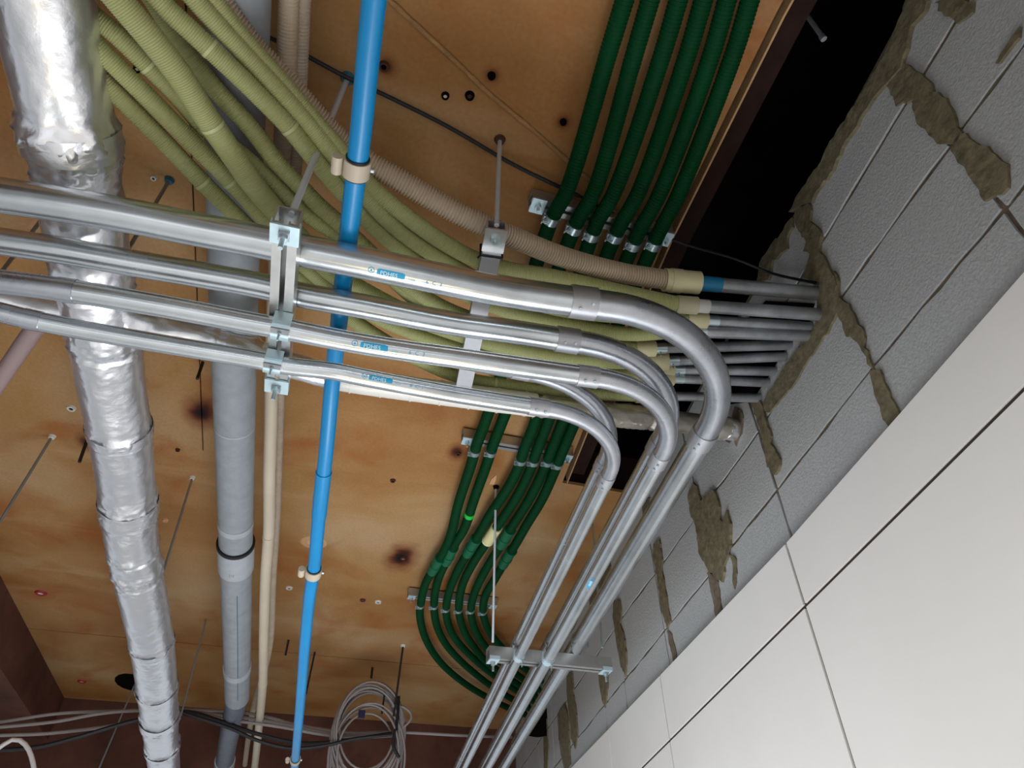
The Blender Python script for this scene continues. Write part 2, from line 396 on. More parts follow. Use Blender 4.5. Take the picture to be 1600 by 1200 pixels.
patch(cr([(380, 620), (400, 600), (430, 640), (440, 690), (455, 730), (462, 780), (497, 840), (486, 890), (470, 905), (445, 870), (435, 820), (425, 760), (405, 690)], *K2), .013)
patch(cr([(320, 640), (345, 650), (352, 690), (345, 750), (322, 790), (318, 770), (290, 780), (275, 765), (300, 700), (310, 670)], *K2), .009, MORTAR)
patch(cr([(715, 80), (735, 40), (750, 50), (765, 110), (795, 85), (820, 65), (840, 110), (845, 180), (858, 195), (872, 150), (888, 210), (885, 290), (878, 330), (865, 380), (855, 440), (838, 430), (800, 400), (775, 350), (760, 320), (750, 230), (725, 160)], *K3), .014)
patch(cr([(880, 320), (912, 350), (915, 400), (908, 470), (895, 440), (900, 370)], *K3), .011)
patch(cr([(795, 400), (840, 440), (845, 500), (850, 580), (830, 610), (825, 560), (815, 500)], *K3), .010, MORTAR)
patch(cr([(575, 290), (600, 270), (608, 330), (612, 400), (628, 500), (645, 600), (632, 630), (608, 560), (598, 480), (585, 400), (572, 330)], *K3))
patch(cr([(412, 520), (438, 512), (445, 560), (440, 610), (460, 680), (466, 760), (462, 828), (440, 780), (430, 720), (418, 640), (410, 580)], *K3))
patch(cr([(352, 795), (388, 800), (390, 860), (385, 910), (378, 955), (365, 920), (355, 860)], *K3))
patch(cr([(222, 815), (245, 805), (250, 900), (262, 980), (266, 1060), (258, 1125), (240, 1080), (235, 1000), (222, 900)], *K3))
patch(cr([(185, 980), (215, 940), (228, 1000), (232, 1100), (236, 1180), (215, 1215), (200, 1150), (190, 1080)], *K3), .013)
patch(cr([(128, 970), (140, 1000), (146, 1120), (142, 1210), (130, 1210), (128, 1100)], *K3))
patch(cr([(630, 640), (650, 650), (680, 790), (665, 810), (650, 740)], *K3), .009, MORTAR)
patch(cr([(540, 90), (560, 100), (556, 150), (535, 190), (530, 140)], *K3), .011)
patch(cr([(395, 340), (402, 380), (380, 430), (350, 480), (320, 560), (310, 500), (350, 430)], *K3), .011)
# mortar fillet where wall and ceiling meet
fil = MB(); sv = [2.28 + .06 * i for i in range(58)]
top = [sz(s, H - .002, .004) for s in sv]
P0 = [sz(s, H - .0, .022 + .008 * noise.noise(Vector((s * 7, 1, 0)))) for s in sv]
P1_ = [sz(s, H - .045 - .03 * noise.noise(Vector((s * 5, 4, 0))), .012) for s in sv]
Vf = []; Ff = []
for i, s in enumerate(sv): Vf += [sz(s, H, -.0), P0[i], P1_[i], P1_[i] + WN * .012]
for i in range(len(sv) - 1):
    for k in range(4): Ff.append((i * 4 + k, i * 4 + (k + 1) % 4, (i + 1) * 4 + (k + 1) % 4, (i + 1) * 4 + k))
fil.add(Vf, Ff); fil.build('mortar_fillet', MPATCH, wall)
MB().slab([onw(*p, .0075) for p in ((1196, 470), (1272, 474), (1264, 502), (1247, 522), (1224, 549), (1207, 576), (1192, 600), (1172, 628), (1118, 634), (1098, 600), (1118, 560), (1150, 515))], WN, .007).build('dark_gap_sheet', DARK, wall)  # flat near-black sheet, darkness behind the tubes put into its colour
MB().slab([sz(-3, -1.55, .017), sz(7, -1.55, .017)] + [sz(q, float(np.interp(q, [.3, .6, 1.45, 2.5, 4.0, 7], [.877, .868, .853, .868, .893, .94])) - .012, .017) for q in (7, 4, 2.5, 1.45, .6, .3, -3)], WN, .0165).build('dark_backing', mat('dark_backing', (62, 50, 46), .9), wall)
# dark recess near the far end with a small grid in it
rc = MB().slab([onw(*p, .018) for p in ((828, 1112), (851, 1096), (853, 1150), (838, 1152), (826, 1150))], WN, .017); rc.build('dark_recess', DARK, wall)
# white panels, hung 20 mm in front of the blocks
PO = .022
def tz(s): return float(np.interp(s, [.3, .6, 1.45, 2.5, 4.0, 7], [.877, .868, .853, .868, .893, .94]))
def jz(s): return float(np.interp(s, [-3, .3, 2.9, 7], [.842, .730, .637, .49]))
pj = [-1.6, -.57, .452, 1.455, 2.465, 3.18, 4.1, 5.1, 6.1, 7.1]
gg = .0048
for i in range(len(pj) - 1):
    a, b = pj[i] + gg, pj[i + 1] - gg
    MB().slab([sz(a, jz(a) + gg, PO), sz(b, jz(b) + gg, PO), sz(b, tz(b), PO), sz(a, tz(a), PO)], WN, PO - .001).build('panel', PANEL, wall)
    MB().slab([sz(a, -.25, PO), sz(b, -.25, PO), sz(b, jz(b) - gg, PO), sz(a, jz(a) - gg, PO)], WN, PO - .001).build('panel', PANEL, wall)
    MB().slab([sz(a, -1.5, PO), sz(b, -1.5, PO), sz(b, -.25 - gg, PO), sz(a, -.25 - gg, PO)], WN, PO - .001).build('panel', PANEL, wall)

# ------------------------------------------------------------------ steel conduits with bends
def band(P, a, b, r): return sub(P, a, b), r
def wrap_print(text, P, s0, ang, size, r, m, parent, flip=1, name='print', spread=1.0):
    """flat lettering laid on the tube surface; ang from straight down towards the camera side"""
    cu = bpy.data.curves.new('t', 'FONT'); cu.body = text; cu.size = size; cu.resolution_u = 2; cu.space_character = spread
    to = bpy.data.objects.new('t', cu); COL.objects.link(to)
    me = bpy.data.meshes.new_from_object(to); bpy.data.objects.remove(to)
    V = np.array([v.co[:] for v in me.vertices]); Fc = [tuple(p.vertices) for p in me.polygons]
    return wrap_mesh(V, Fc, P, s0, ang, r, m, parent, name)
def wrap_mesh(V, Fc, P, s0, ang, r, m, parent, name='print'):
    L = np.concatenate([[0], np.cumsum(np.linalg.norm(np.diff(P, axis=0), axis=1))]); out = []
    for x, y, *_ in V:
        s = s0 + x; c = np.array([np.interp(s, L, P[:, k]) for k in range(3)])
        i = min(max(int(np.searchsorted(L, s)), 1), len(P) - 1); d = norm(P[i] - P[i - 1])
        dn = norm(np.array([0, 0, -1]) + d * d[2]); sd = np.cross(d, dn)      # side pointing to the camera half
        if sd.dot(-c) < 0: sd = -sd
        a = math.radians(ang) + y / r
        out.append(c + (dn * math.cos(a) + sd * math.sin(a)) * (r + .0004))
    mb = MB().add(out, Fc); o = mb.build(name, m, parent); return o
def marking(P, s0, ang, r, parent, sc=1.0, tail='6 C 3'):
    h = .010 * sc
    # ring with a triangle
    V = []; Fc = []; n = 20
    for k in range(n):
        t = 2 * math.pi * k / n
        V += [(h * .62 * math.cos(t), h * .5 + h * .62 * math.sin(t)), (h * .5 * math.cos(t), h * .5 + h * .5 * math.sin(t))]
    for k in range(n): Fc.append((2 * k, 2 * ((k + 1) % n), 2 * ((k + 1) % n) + 1, 2 * k + 1))
    V += [(-h * .25, h * .3), (h * .25, h * .3), (0, h * .8)]; Fc.append((2 * n, 2 * n + 1, 2 * n + 2))
    wrap_mesh(V, Fc, P, s0, ang, r, CYAN, parent, 'print')
    # filled capsule with white letters
    V = []; Wc = h * 4.6
    n = 8; pts = [(h * 1.4 + Wc + h * .55 * math.cos(t), h * .5 + h * .62 * math.sin(t)) for t in np.linspace(-math.pi / 2, math.pi / 2, n)]
    pts += [(h * 1.4 - h * .5 * math.cos(t), h * .5 - h * .62 * math.sin(t)) for t in np.linspace(-math.pi / 2, math.pi / 2, n)]
    # strip quads for curvature
    V = []; Fc = []
    for i in range(13):
        x = h * 1.1 + (Wc + h * .8) * i / 12; e = 1.0 if 0 < i < 12 else .6
        for y in (-.12 * e, .25, .75, .5 + .62 * e): V.append((x, h * y))
    for i in range(12):
        for k in range(3): Fc.append((i * 4 + k, i * 4 + 4 + k, i * 4 + 5 + k, i * 4 + 1 + k))
    wrap_mesh(V, Fc, P, s0, ang, r + .0001, CYAN, parent, 'print')
    wrap_print('PDHES', P, s0 + h * 1.7, ang, h * 1.15, r + .0004, WHITEP, parent)
    wrap_print('MADE', P, s0 + h * 7.2, ang, h * .5, r + .0001, CYANP, parent)
    wrap_print('- ---- -', P, s0 + h * 6.8, ang - 4, h * .7, r + .0001, CYANP, parent)
    if tail: wrap_print(tail, P, s0 + h * 10.6, ang, h * 1.15, r + .0001, CYAN, parent, spread=1.3)

def conduit(label, h, r, runA, cornerA, B, T, coupA, bendA, marks=(), ext=5.0, leftbend=None):
    A = [np.array(at(x, y, h)) for x, y in runA]
    a0, a1 = [np.array(at(x, y, h))[:2] for x, y in cornerA]; b0, b1 = [np.array(at(x, y, h))[:2] for x, y in B]
    da = norm(a1 - a0); db = norm(b1 - b0)
    s = np.linalg.solve(np.array([da, -db]).T, b0 - a0)[0]; C = a0 + da * s
    th = math.acos(da.dot(db)); R = T / math.tan(math.pi / 2 - (math.pi - th) / 2) if False else T / math.tan(th / 2)
    nr = np.array([-da[1], da[0]]); nr = nr if nr.dot(db) > 0 else -nr
    O = C - da * T + nr * R
    arc = [O - nr * R * math.cos(u) + da * R * math.sin(u) for u in np.linspace(0, th, 28)]
    arc = [np.array([*q, h]) for q in arc]
    start = np.array([*(C - da * T), h])
    A = [a for a in A if (start - a).dot(np.array([*da, 0])) > .05]
    run = np.vstack([spline(np.vstack(A + [start]), .02)[:-1], arc])
    end = C + db * T; fin_ = end + db * ((ext - end[1]) / db[1])
    P = np.vstack([run[:-1], spline([np.array([*end, h]), np.array([*fin_, h])], .04)])
    Lr = length(spline(np.vstack(A + [start]), .02)); La = R * th
    d0 = norm(P[0] - P[3]); xl = (P[0][0] + 1.93) / -d0[0]; P = run_on(P, xl); Lr += xl
    t = thing('steel_conduit', label, 'conduit', P[0])
    c0 = Lr - coupA; c1 = c0 + bendA                     # first coupling
    e0 = Lr + La + .005; e1 = e0 + bendA
    p0_ = near(P, leftbend) if leftbend else 0
    if leftbend:
        tube('bend', sub(P, 0, p0_ - .028), r * 1.02, EMTB, t, n=28); tube('coupling', sub(P, p0_ - .03, p0_), r * 1.07, EMTB, t, n=28)
    tube('pipe', sub(P, p0_, c0), r, EMT, t, n=28)
    tube('coupling', sub(P, c0 - .0, c1), r * 1.10, COUP, t, n=28)
    eb = tube('bend', sub(P, c1 - .002, e0 + .01), r * 1.0, EMTB, t, n=28)
    tube('coupling', sub(P, e0, e1), r * 1.08, COUP, t, n=28)
    tube('pipe', sub(P, e1, 99), r, EMT, t, n=28)
    for q, d in ((c0 + bendA * .3, 0), (c0 + bendA * .75, 0), (e0 + bendA * .4, 0), (e0 + bendA * .8, 0)):
        pc = sub(P, q, q + .01); dr = norm(pc[-1] - pc[0]); dn = np.array([0, 0, -1.]); sd = np.cross(dr, dn); sd = sd if sd.dot(-pc[0]) > 0 else -sd
        aa = math.radians(random.uniform(20, 40)); ddir = dn * math.cos(aa) + sd * math.sin(aa)
        MB().cyl(pc[0] + ddir * r, pc[0] + ddir * (r * 1.1 + .004), .0032, 8).build('screw', ZINC, t)
    for mk in marks: marking(P, near(P, mk[0]), mk[1], r, t, mk[2], mk[3] if len(mk) > 3 else '6 C 3')
    return t, P

HU, HL = 1.079, .977
c1_, PP1 = conduit('thickest steel conduit, uppermost of the run, with the outermost bend to the right', HU, .032,
    [(-90, 294), (0, 305), (100, 320), (200, 337), (300, 357), (400, 376), (470, 391), (570, 411), (700, 438), (800, 457)], [(570, 411), (900, 469)], [(1064, 738), (812, 1155)], .345, .10, .055,
    [((585, 420), 12, 1.0)])
c2_, PP2 = conduit('second steel conduit from the top of the run, plain, above the hanging channel', HU, .0262,
    [(-90, 364), (0, 377), (100, 392), (200, 410), (300, 427), (400, 445), (470, 461), (570, 479), (700, 504), (800, 518)], [(570, 479), (860, 527)], [(990, 766), (778, 1155)], .29, .06, .05)
c3_, PP3 = conduit('third steel conduit from the top, with cyan lettering on both legs, clamped under the channel', HL, .0215,
    [(-90, 431), (-40, 435), (0, 440), (50, 446), (100, 453), (200, 469), (300, 487), (400, 506), (445, 514), (520, 529), (570, 538), (640, 549), (720, 560)], [(570, 538), (890, 584)], [(1014, 746), (787, 1155)], .225, .045, .045,
    [((556, 536), 30, 1.0), ((928, 898), 20, .9, '')], leftbend=(118, 456))
c4_, PP4 = conduit('lowest and thinnest steel conduit of the run, with cyan lettering, innermost bend', HL, .0188,
    [(-90, 468), (-40, 478), (0, 488), (50, 500), (100, 510), (200, 528), (300, 545), (400, 562), (444, 571), (520, 580), (570, 590), (700, 614)], [(570, 590), (800, 629)], [(932, 780), (747, 1155)], .205, .045, .045,
    [((566, 590), 45, .9, '6 C 1')], leftbend=(62, 503))
c5_, PP5 = conduit('steel conduit hidden above the third one, bending out from behind it', HU - .003, .0205,
    [(-90, 431), (0, 441), (100, 453), (200, 469), (300, 487), (400, 506), (470, 518), (570, 536)], [(570, 536), (750, 568)], [(922, 766), (735, 1155)], .28, .03, .04)

# ------------------------------------------------------------------ hanging channels
def channel_mesh(p0, p1, w, h, t=.0028, lip=None, up=1):
    """C-channel from p0 to p1 (points on the bottom centre line), slot facing down (up=1) or up (-1)"""
    p0, p1 = np.array(p0), np.array(p1); d = norm(p1 - p0); s = norm(np.cross(d, (0, 0, 1))); L = np.linalg.norm(p1 - p0); c = (p0 + p1) / 2; Z = np.array([0, 0, 1.])
    m = MB(); lip = lip or w * .39
    zt = h - t / 2 if up > 0 else t / 2; zl = t / 2 if up > 0 else h - t / 2
    m.box(c + Z * zt, L / 2, w / 2, t / 2, d, s, Z)
    for q in (-1, 1):
        m.box(c + Z * h / 2 + s * q * (w / 2 - t / 2), L / 2, t / 2, h / 2 - t, d, s, Z)
        m.box(c + Z * zl + s * q * (w / 2 - lip / 2), L / 2, lip / 2, t / 2, d, s, Z)
        m.box(c + Z * (zl + up * .004) + s * q * (w / 2 - lip + t / 2), L / 2, t / 2, .003, d, s, Z)
    return m
def saddle(c, d, r, w, under=True, m=None):
    """strap round the lower (or upper) half of a tube, ears at the sides"""
    c = np.array(c); d = norm(np.array(d) * [1, 1, 0]); s = np.cross(d, (0, 0, 1)); Z = np.array([0, 0, -1. if under else 1.]); mb = m or MB()
    n = 14; V = []; ro, ri = r + .0026, r + .0004
    for q in (-1, 1):
        for k in range(n + 1):
            a = math.pi * k / n; dr = s * math.cos(a) + Z * math.sin(a)
            V += [c + d * q * w / 2 + dr * ri, c + d * q * w / 2 + dr * ro]
    o = 2 * (n + 1); Fc = []
    for k in range(n):
        a, b = 2 * k, 2 * k + 2
        Fc += [(a + 1, b + 1, o + b + 1, o + a + 1), (a, o + a, o + b, b), (a, b, b + 1, a + 1), (o + a, o + a + 1, o + b + 1, o + b)]
    mb.add(V, Fc, False)
    for q in (-1, 1): mb.box(c + s * q * (r + .0015) - Z * r * .5, w / 2, .0012, r * .5, d, s, np.array([0, 0, 1.]))
    return mb
def bolt(c, d, r=.004, l=.014):
    c, d = np.array(c), norm(d); return MB().cyl(c, c + d * l, r * .55, 8).cyl(c, c + d * r * .9, r, 6, smooth=False)

def rack(label, p0, p1, w, h, pipes, ends=True, plate_mat=None, up=1, group=None, clampw=.026, mirror=None):
    t = thing('hanging_channel', label, 'channel', p0, group)
    p0, p1 = np.array(p0), np.array(p1); d = norm(p1 - p0); s = norm(np.cross(d, (0, 0, 1))); Z = np.array([0, 0, 1.])
    channel_mesh(p0, p1, w, h, up=up).build('channel', STRUT, t)
    if ends:
        for p, q in ((p0, 1), (p1, -1)):
            c = p + d * q * .022 - Z * .0035
            o = MB().box(c, .021, w / 2 + .003, .0022, d, s, Z).box(c + s * (w / 2 + .002) + Z * .006, .021, .0014, .007, d, s, Z).box(c - s * (w / 2 + .002) + Z * .006, .021, .0014, .007, d, s, Z).build('end_plate', plate_mat or PLATE, t)
            MB().box(c - Z * .0055 - d * q * .002, .0085, .0095, .0035, d, s, Z).build('square_washer', DULL, t)
            MB().cyl(c - Z * .006, c - Z * .016, .0085, 6, smooth=False).cyl(c - Z * .012, c - Z * .038, .0045, 10).build('nut', ZINC, t)
    for (c, dr, r, under) in pipes:
        cl = saddle(c, dr, r, clampw if under else clampw * .6, under).build('clamp', PLATE if under else DULL, t)
        dd = norm(np.array(dr) * [1, 1, 0]); sd = np.cross(dd, (0, 0, 1)); zz = -1 if under else 1
        tip = np.array(c) + Z * zz * (r + .002)
        m = MB().box(tip + sd * (r * .55) - Z * zz * .002, clampw / 2, .009, .0015, dd, sd, Z)
        m.build('clamp_tongue', DULL, t)
        bolt(tip + sd * r * .5, (0, 0, zz), .0042, .02).build('bolt', ZINC, t)
    return t

def crossing(P, q):
    """point and direction on polyline P where it shows at pixel q"""
    s = near(P, q); a = sub(P, s, s + .02); return a[0], a[-1] - a[0]
def clampat(P, q, r, under): c, d = crossing(P, q); return (c, d, r, under)
s1a = at(446, 349, 1.0); s1b = at(432, 612, 1.0)
rack('slotted steel channel crossing under the two upper conduits, hung left of the blue pipe', s1a, s1b, .043, .046,
     [clampat(PP1, (442, 385), .032, False), clampat(PP2, (438, 455), .0262, False), clampat(PP5, (436, 512), .0205, False), clampat(PP3, (436, 512), .0215, True), clampat(PP4, (432, 570), .0188, True)], clampw=.034)
s3a = at(762, 1031, 1.0); s3b = at(953, 1050, 1.0)
s3b[1] = s3a[1]
rack('steel channel carrying the five conduits near the bottom, beside the block wall', s3a, s3b, .05, .048,
     [clampat(PP5, (812, 1003), .0205, False), clampat(PP2, (862, 1003), .0262, False), clampat(PP1, (905, 1003), .032, False), clampat(PP4, (812, 1024), .0188, True), clampat(PP3, (852, 1030), .0215, True)], clampw=.03)
# channel under the yellow-green hoses
s2a = at(776, 360, 1.2); s2b = at(722, 618, 1.2)
t = thing('hanging_channel', 'flat grey steel channel crossing under the yellow-green hoses, black tie near its top', 'channel', s2a)
d2 = norm(s2b - s2a); sd2 = np.cross(d2, (0, 0, 1))
channel_mesh(s2a, s2b, .041, .034, up=-1).build('channel', COUP, t)
MB().box(s2a + d2 * .025 + np.array([0, 0, -.002]), .03, .0235, .002, d2, sd2, (0, 0, 1)).build('end_plate', STRUT, t)
MB().cyl(s2a + d2 * .02, s2a + d2 * .02 - np.array([0, 0, .012]), .011, 6, smooth=False).cyl(s2a + d2 * .02, s2a + d2 * .02 - np.array([0, 0, .02]), .0045, 8).build('nut', ZINC, t)
tie = MB(); cc = s2a + d2 * .068
for a, b in (((-.024, -.003), (.024, -.003)), ((.024, -.003), (.024, .036)), ((-.024, -.003), (-.024, .036)), ((-.024, .036), (.024, .036)), ((-.024, -.003), (-.029, -.012))):
    tie.cyl(cc + sd2 * a[0] + np.array([0, 0, a[1]]), cc + sd2 * b[0] + np.array([0, 0, b[1]]), .0022, 6)
tie.build('cable_tie', BLK, t)

# ------------------------------------------------------------------ blue pipe
BP = spline(px([(592, -60, 1.12), (584.5, 0, 1.12), (574, 100, 1.12), (564.5, 200, 1.12), (553, 300, 1.12), (541, 400, 1.122), (530, 500, 1.12), (519, 600, 1.11), (510, 700, 1.06), (499, 800, 1.01), (491, 885, .975), (484, 930, .955), (477, 1000, .925), (469, 1100, .885), (462, 1180, .86), (459, 1215, .85)], 0), .02); BP = run_on(BP, .7, 1.4)
t = thing('blue_pipe', 'bright blue plastic pipe running from top to bottom of the view', 'pipe', BP[0])
tube('pipe', BP, .0188, BLUE, t, n=24)
s = near(BP, (504, 740)); tube('coupling', sub(BP, s, s + .17), .0205, BLUE, t, n=24)
MB().sweep(sub(BP, s - .003, s + .003), .0212, 24).build('joint_rim', BLUE, t)
for q in ((487, 735), (484, 750), (481, 762), (452, 800)):
    pass
def pclamp(label, q, P, r, col=BEIGE):
    c, d = crossing(P, q); d = norm(d); s = norm(np.cross(d, (0, 0, 1)))
    t = thing('pipe_clamp', label, 'clamp', c)
    w = .034
    MB().sweep(np.array([c - d * w / 2, c + d * w / 2]), r + .0055, 24).build('clamp_band', col, t)
    MB().sweep(np.array([c - d * (w / 2 + .004), c + d * (w / 2 + .004)]), r + .0025, 20).build('rubber_liner', RUBBER, t)
    e = c - s * (r + .016) if (s.dot((1, 0, 0)) > 0) else c + s * (r + .016)
    e = e + np.array([0, 0, -.004])
    MB().sweep(np.array([e - d * w / 2, e + d * w / 2]), .010, 14).build('hinge', col, t)
    o = c + np.array([0, 0, r + .004])
    MB().cyl(c - s * (r + .006) * -1, c - s * (r + .012) * -1, .005, 6).build('screw', ZINC, t)
    return t
pclamp('beige clamp around the blue pipe beside the ribbed beige hose', (551, 262), BP, .0188)
pclamp('beige clamp around the blue pipe below its coupling', (488, 893), BP, .0188)
pclamp('beige clamp around the blue pipe at the bottom edge of the view', (461, 1187), BP, .0188)

# ------------------------------------------------------------------ grey drain pipe
GP = spline(px([(370, -60, 1.40), (371, 0, 1.40), (368, 150, 1.39), (366, 300, 1.375), (365, 450, 1.36), (366, 600, 1.345), (367, 700, 1.33), (368, 800, 1.31), (369, 900, 1.27), (370.5, 1000, 1.22), (370.5, 1090, 1.17)], 0), .03); GP = run_on(GP, .5)
t = thing('grey_drain_pipe', 'thick grey drain pipe running between the foil duct and the blue pipe', 'pipe', GP[0])
tube('pipe', GP, .060, GREY, t, n=32)
for q, w, rr_ in (((367, 663), .006, .0607), ((368, 812), .03, .0615)):
    s = near(GP, q); tube('joint_ring', sub(GP, s, s + w), rr_, GREYL, t, n=32)
s = near(GP, (368, 848)); so = tube('socket', sub(GP, s, s + .16), .0665, GREYL, t, n=32)
MB().sweep(sub(GP, s - .012, s + .004), .0685, 32).build('rubber_seal', RUBBER, t)
for k in range(3):
    a = sub(GP, s + .13, s + .135)[0] + np.array([-.008 + .007 * k, -.03, -.0655])
    MB().box(a + np.array([0, .02, .001]), .0012, .015, .0012).build('raised_mark', COUP, t)
s = near(GP, (370, 1085)); ep = sub(GP, s - .05, s)[-1]
tube('end_socket', sub(GP, s - .35, s - .30), .0635, GREYL, t, n=32)
SL = resample(sub(GP, near(GP, (367, 908)), near(GP, (370, 1076))), .05)
SL = np.array([p + norm(np.array([-p[0] + .10, 0, -p[2]])) * .0604 for p in SL]); MB().sweep(SL, .0016, 6).build('seam_line', TEAL, t)
# lower bend of the drain, going back up towards the beam
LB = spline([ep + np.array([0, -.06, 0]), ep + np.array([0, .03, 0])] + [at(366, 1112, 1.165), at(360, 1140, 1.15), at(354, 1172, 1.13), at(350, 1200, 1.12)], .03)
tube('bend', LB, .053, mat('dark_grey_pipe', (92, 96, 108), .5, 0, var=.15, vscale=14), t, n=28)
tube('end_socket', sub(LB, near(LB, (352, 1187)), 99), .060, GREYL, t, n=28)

# ------------------------------------------------------------------ beige tubes beside the drain
B1 = spline(px([(454, -60, 1.45), (451, 0, 1.45), (446, 150, 1.45), (437, 300, 1.44), (430, 450, 1.43), (424, 600, 1.42), (423, 660, 1.40), (421, 740, 1.36), (420, 830, 1.32), (415, 900, 1.28), (412, 1000, 1.22), (411, 1060, 1.19), (407, 1110, 1.17), (400, 1180, 1.14), (396, 1215, 1.13)], 0), .02); B1 = run_on(B1, .5, 1.0)
t = thing('beige_hose', 'beige hose, ribbed at the top and smooth below, left of the blue pipe', 'hose', B1[0])
s = near(B1, (437, 300)); s2_ = near(B1, (420, 838)); s3_ = near(B1, (411, 1066))
tube('ribbed_tube', sub(B1, 0, s), .0205, BEIGEC, t, pitch=.007, amp=.0020, n=14)
tube('smooth_tube', sub(B1, s, 99), .0212, BEIGE, t, n=18)
tube('joint_ring', sub(B1, s2_, s2_ + .012), .0228, BEIGE, t, n=18)
tube('joint_ring', sub(B1, s3_, s3_ + .012), .0230, BEIGE, t, n=18)
B2 = spline(px([(477, -60, 1.47), (473, 0, 1.47), (467, 150, 1.47), (458, 300, 1.46), (447, 450, 1.46), (438, 600, 1.46), (435, 700, 1.44), (432, 800, 1.40), (426, 900, 1.37), (422, 1000, 1.33), (412, 1050, 1.31), (400, 1090, 1.29), (390, 1140, 1.27), (382, 1200, 1.25)], 0), .02); B2 = run_on(B2, .5, .5)
t = thing('beige_hose', 'duller beige hose running behind the smooth one, left of the blue pipe', 'hose', B2[0])
tube('ribbed_tube', B2, .0165, mat('dull_beige_plastic', (168, 152, 134), .6, 0, var=.1, vscale=20), t, pitch=.007, amp=.0014, n=14)

# ------------------------------------------------------------------ ribbed beige hose to the wall
KP = spline(px([(300, -50, 1.335), (338, -5, 1.335), (365, 35, 1.335), (400, 80, 1.335), (437, 117, 1.335), (475, 160, 1.33), (512, 202, 1.325), (545, 233, 1.32), (580, 257, 1.31), (625, 282, 1.30), (687, 318, 1.285), (725, 338, 1.275), (770, 358, 1.27), (800, 370, 1.272), (850, 391, 1.28), (900, 408, 1.29), (975, 427, 1.30), (1047, 438, 1.31)], 0), .02)
kd = np.array(onw(1282, 459)); hk = kd[2]
t = thing('beige_ribbed_hose', 'thick beige ribbed hose curving down to a beige coupler near the wall', 'hose', KP[0])
tube('ribbed_tube', KP, .0245, BEIGEC, t, pitch=.0068, amp=.0040, n=18)
ke = at(1092, 442, 1.313)
kdir = norm(kd - KP[-1])
tube('coupler', resample(np.array([KP[-1] - kdir * .015, ke]), .03), .0285, COUPB, t, n=24)
MB().sweep(np.array([KP[-1] + kdir * .0, KP[-1] + kdir * .028]), .030, 24).build('coupler_collar', COUPB, t)
def wall_tube(label, a, hst, b, r, m, tip=None):
    e = np.array(onw(*b)); s = at(a[0], a[1], e[2] if hst is None else hst)
    d = norm(e - s); t = thing('wall_tube', label, 'conduit', s)
    tube('tube', resample(np.array([s, e + d * .03]), .1), r, m, t, n=18)
    if tip: tube(tip[0], resample(np.array([s - d * .002, s + d * tip[1]]), .02), r + .001, tip[2], t, n=18)
    return s, d
wall_tube('steel tube with a blue sleeve end, uppermost of those entering the block wall', (1088, 442), 1.313, (1281, 459), .0180, DULL, ('blue_sleeve', .063, mat('blue_sleeve', (20, 110, 150), .5)))

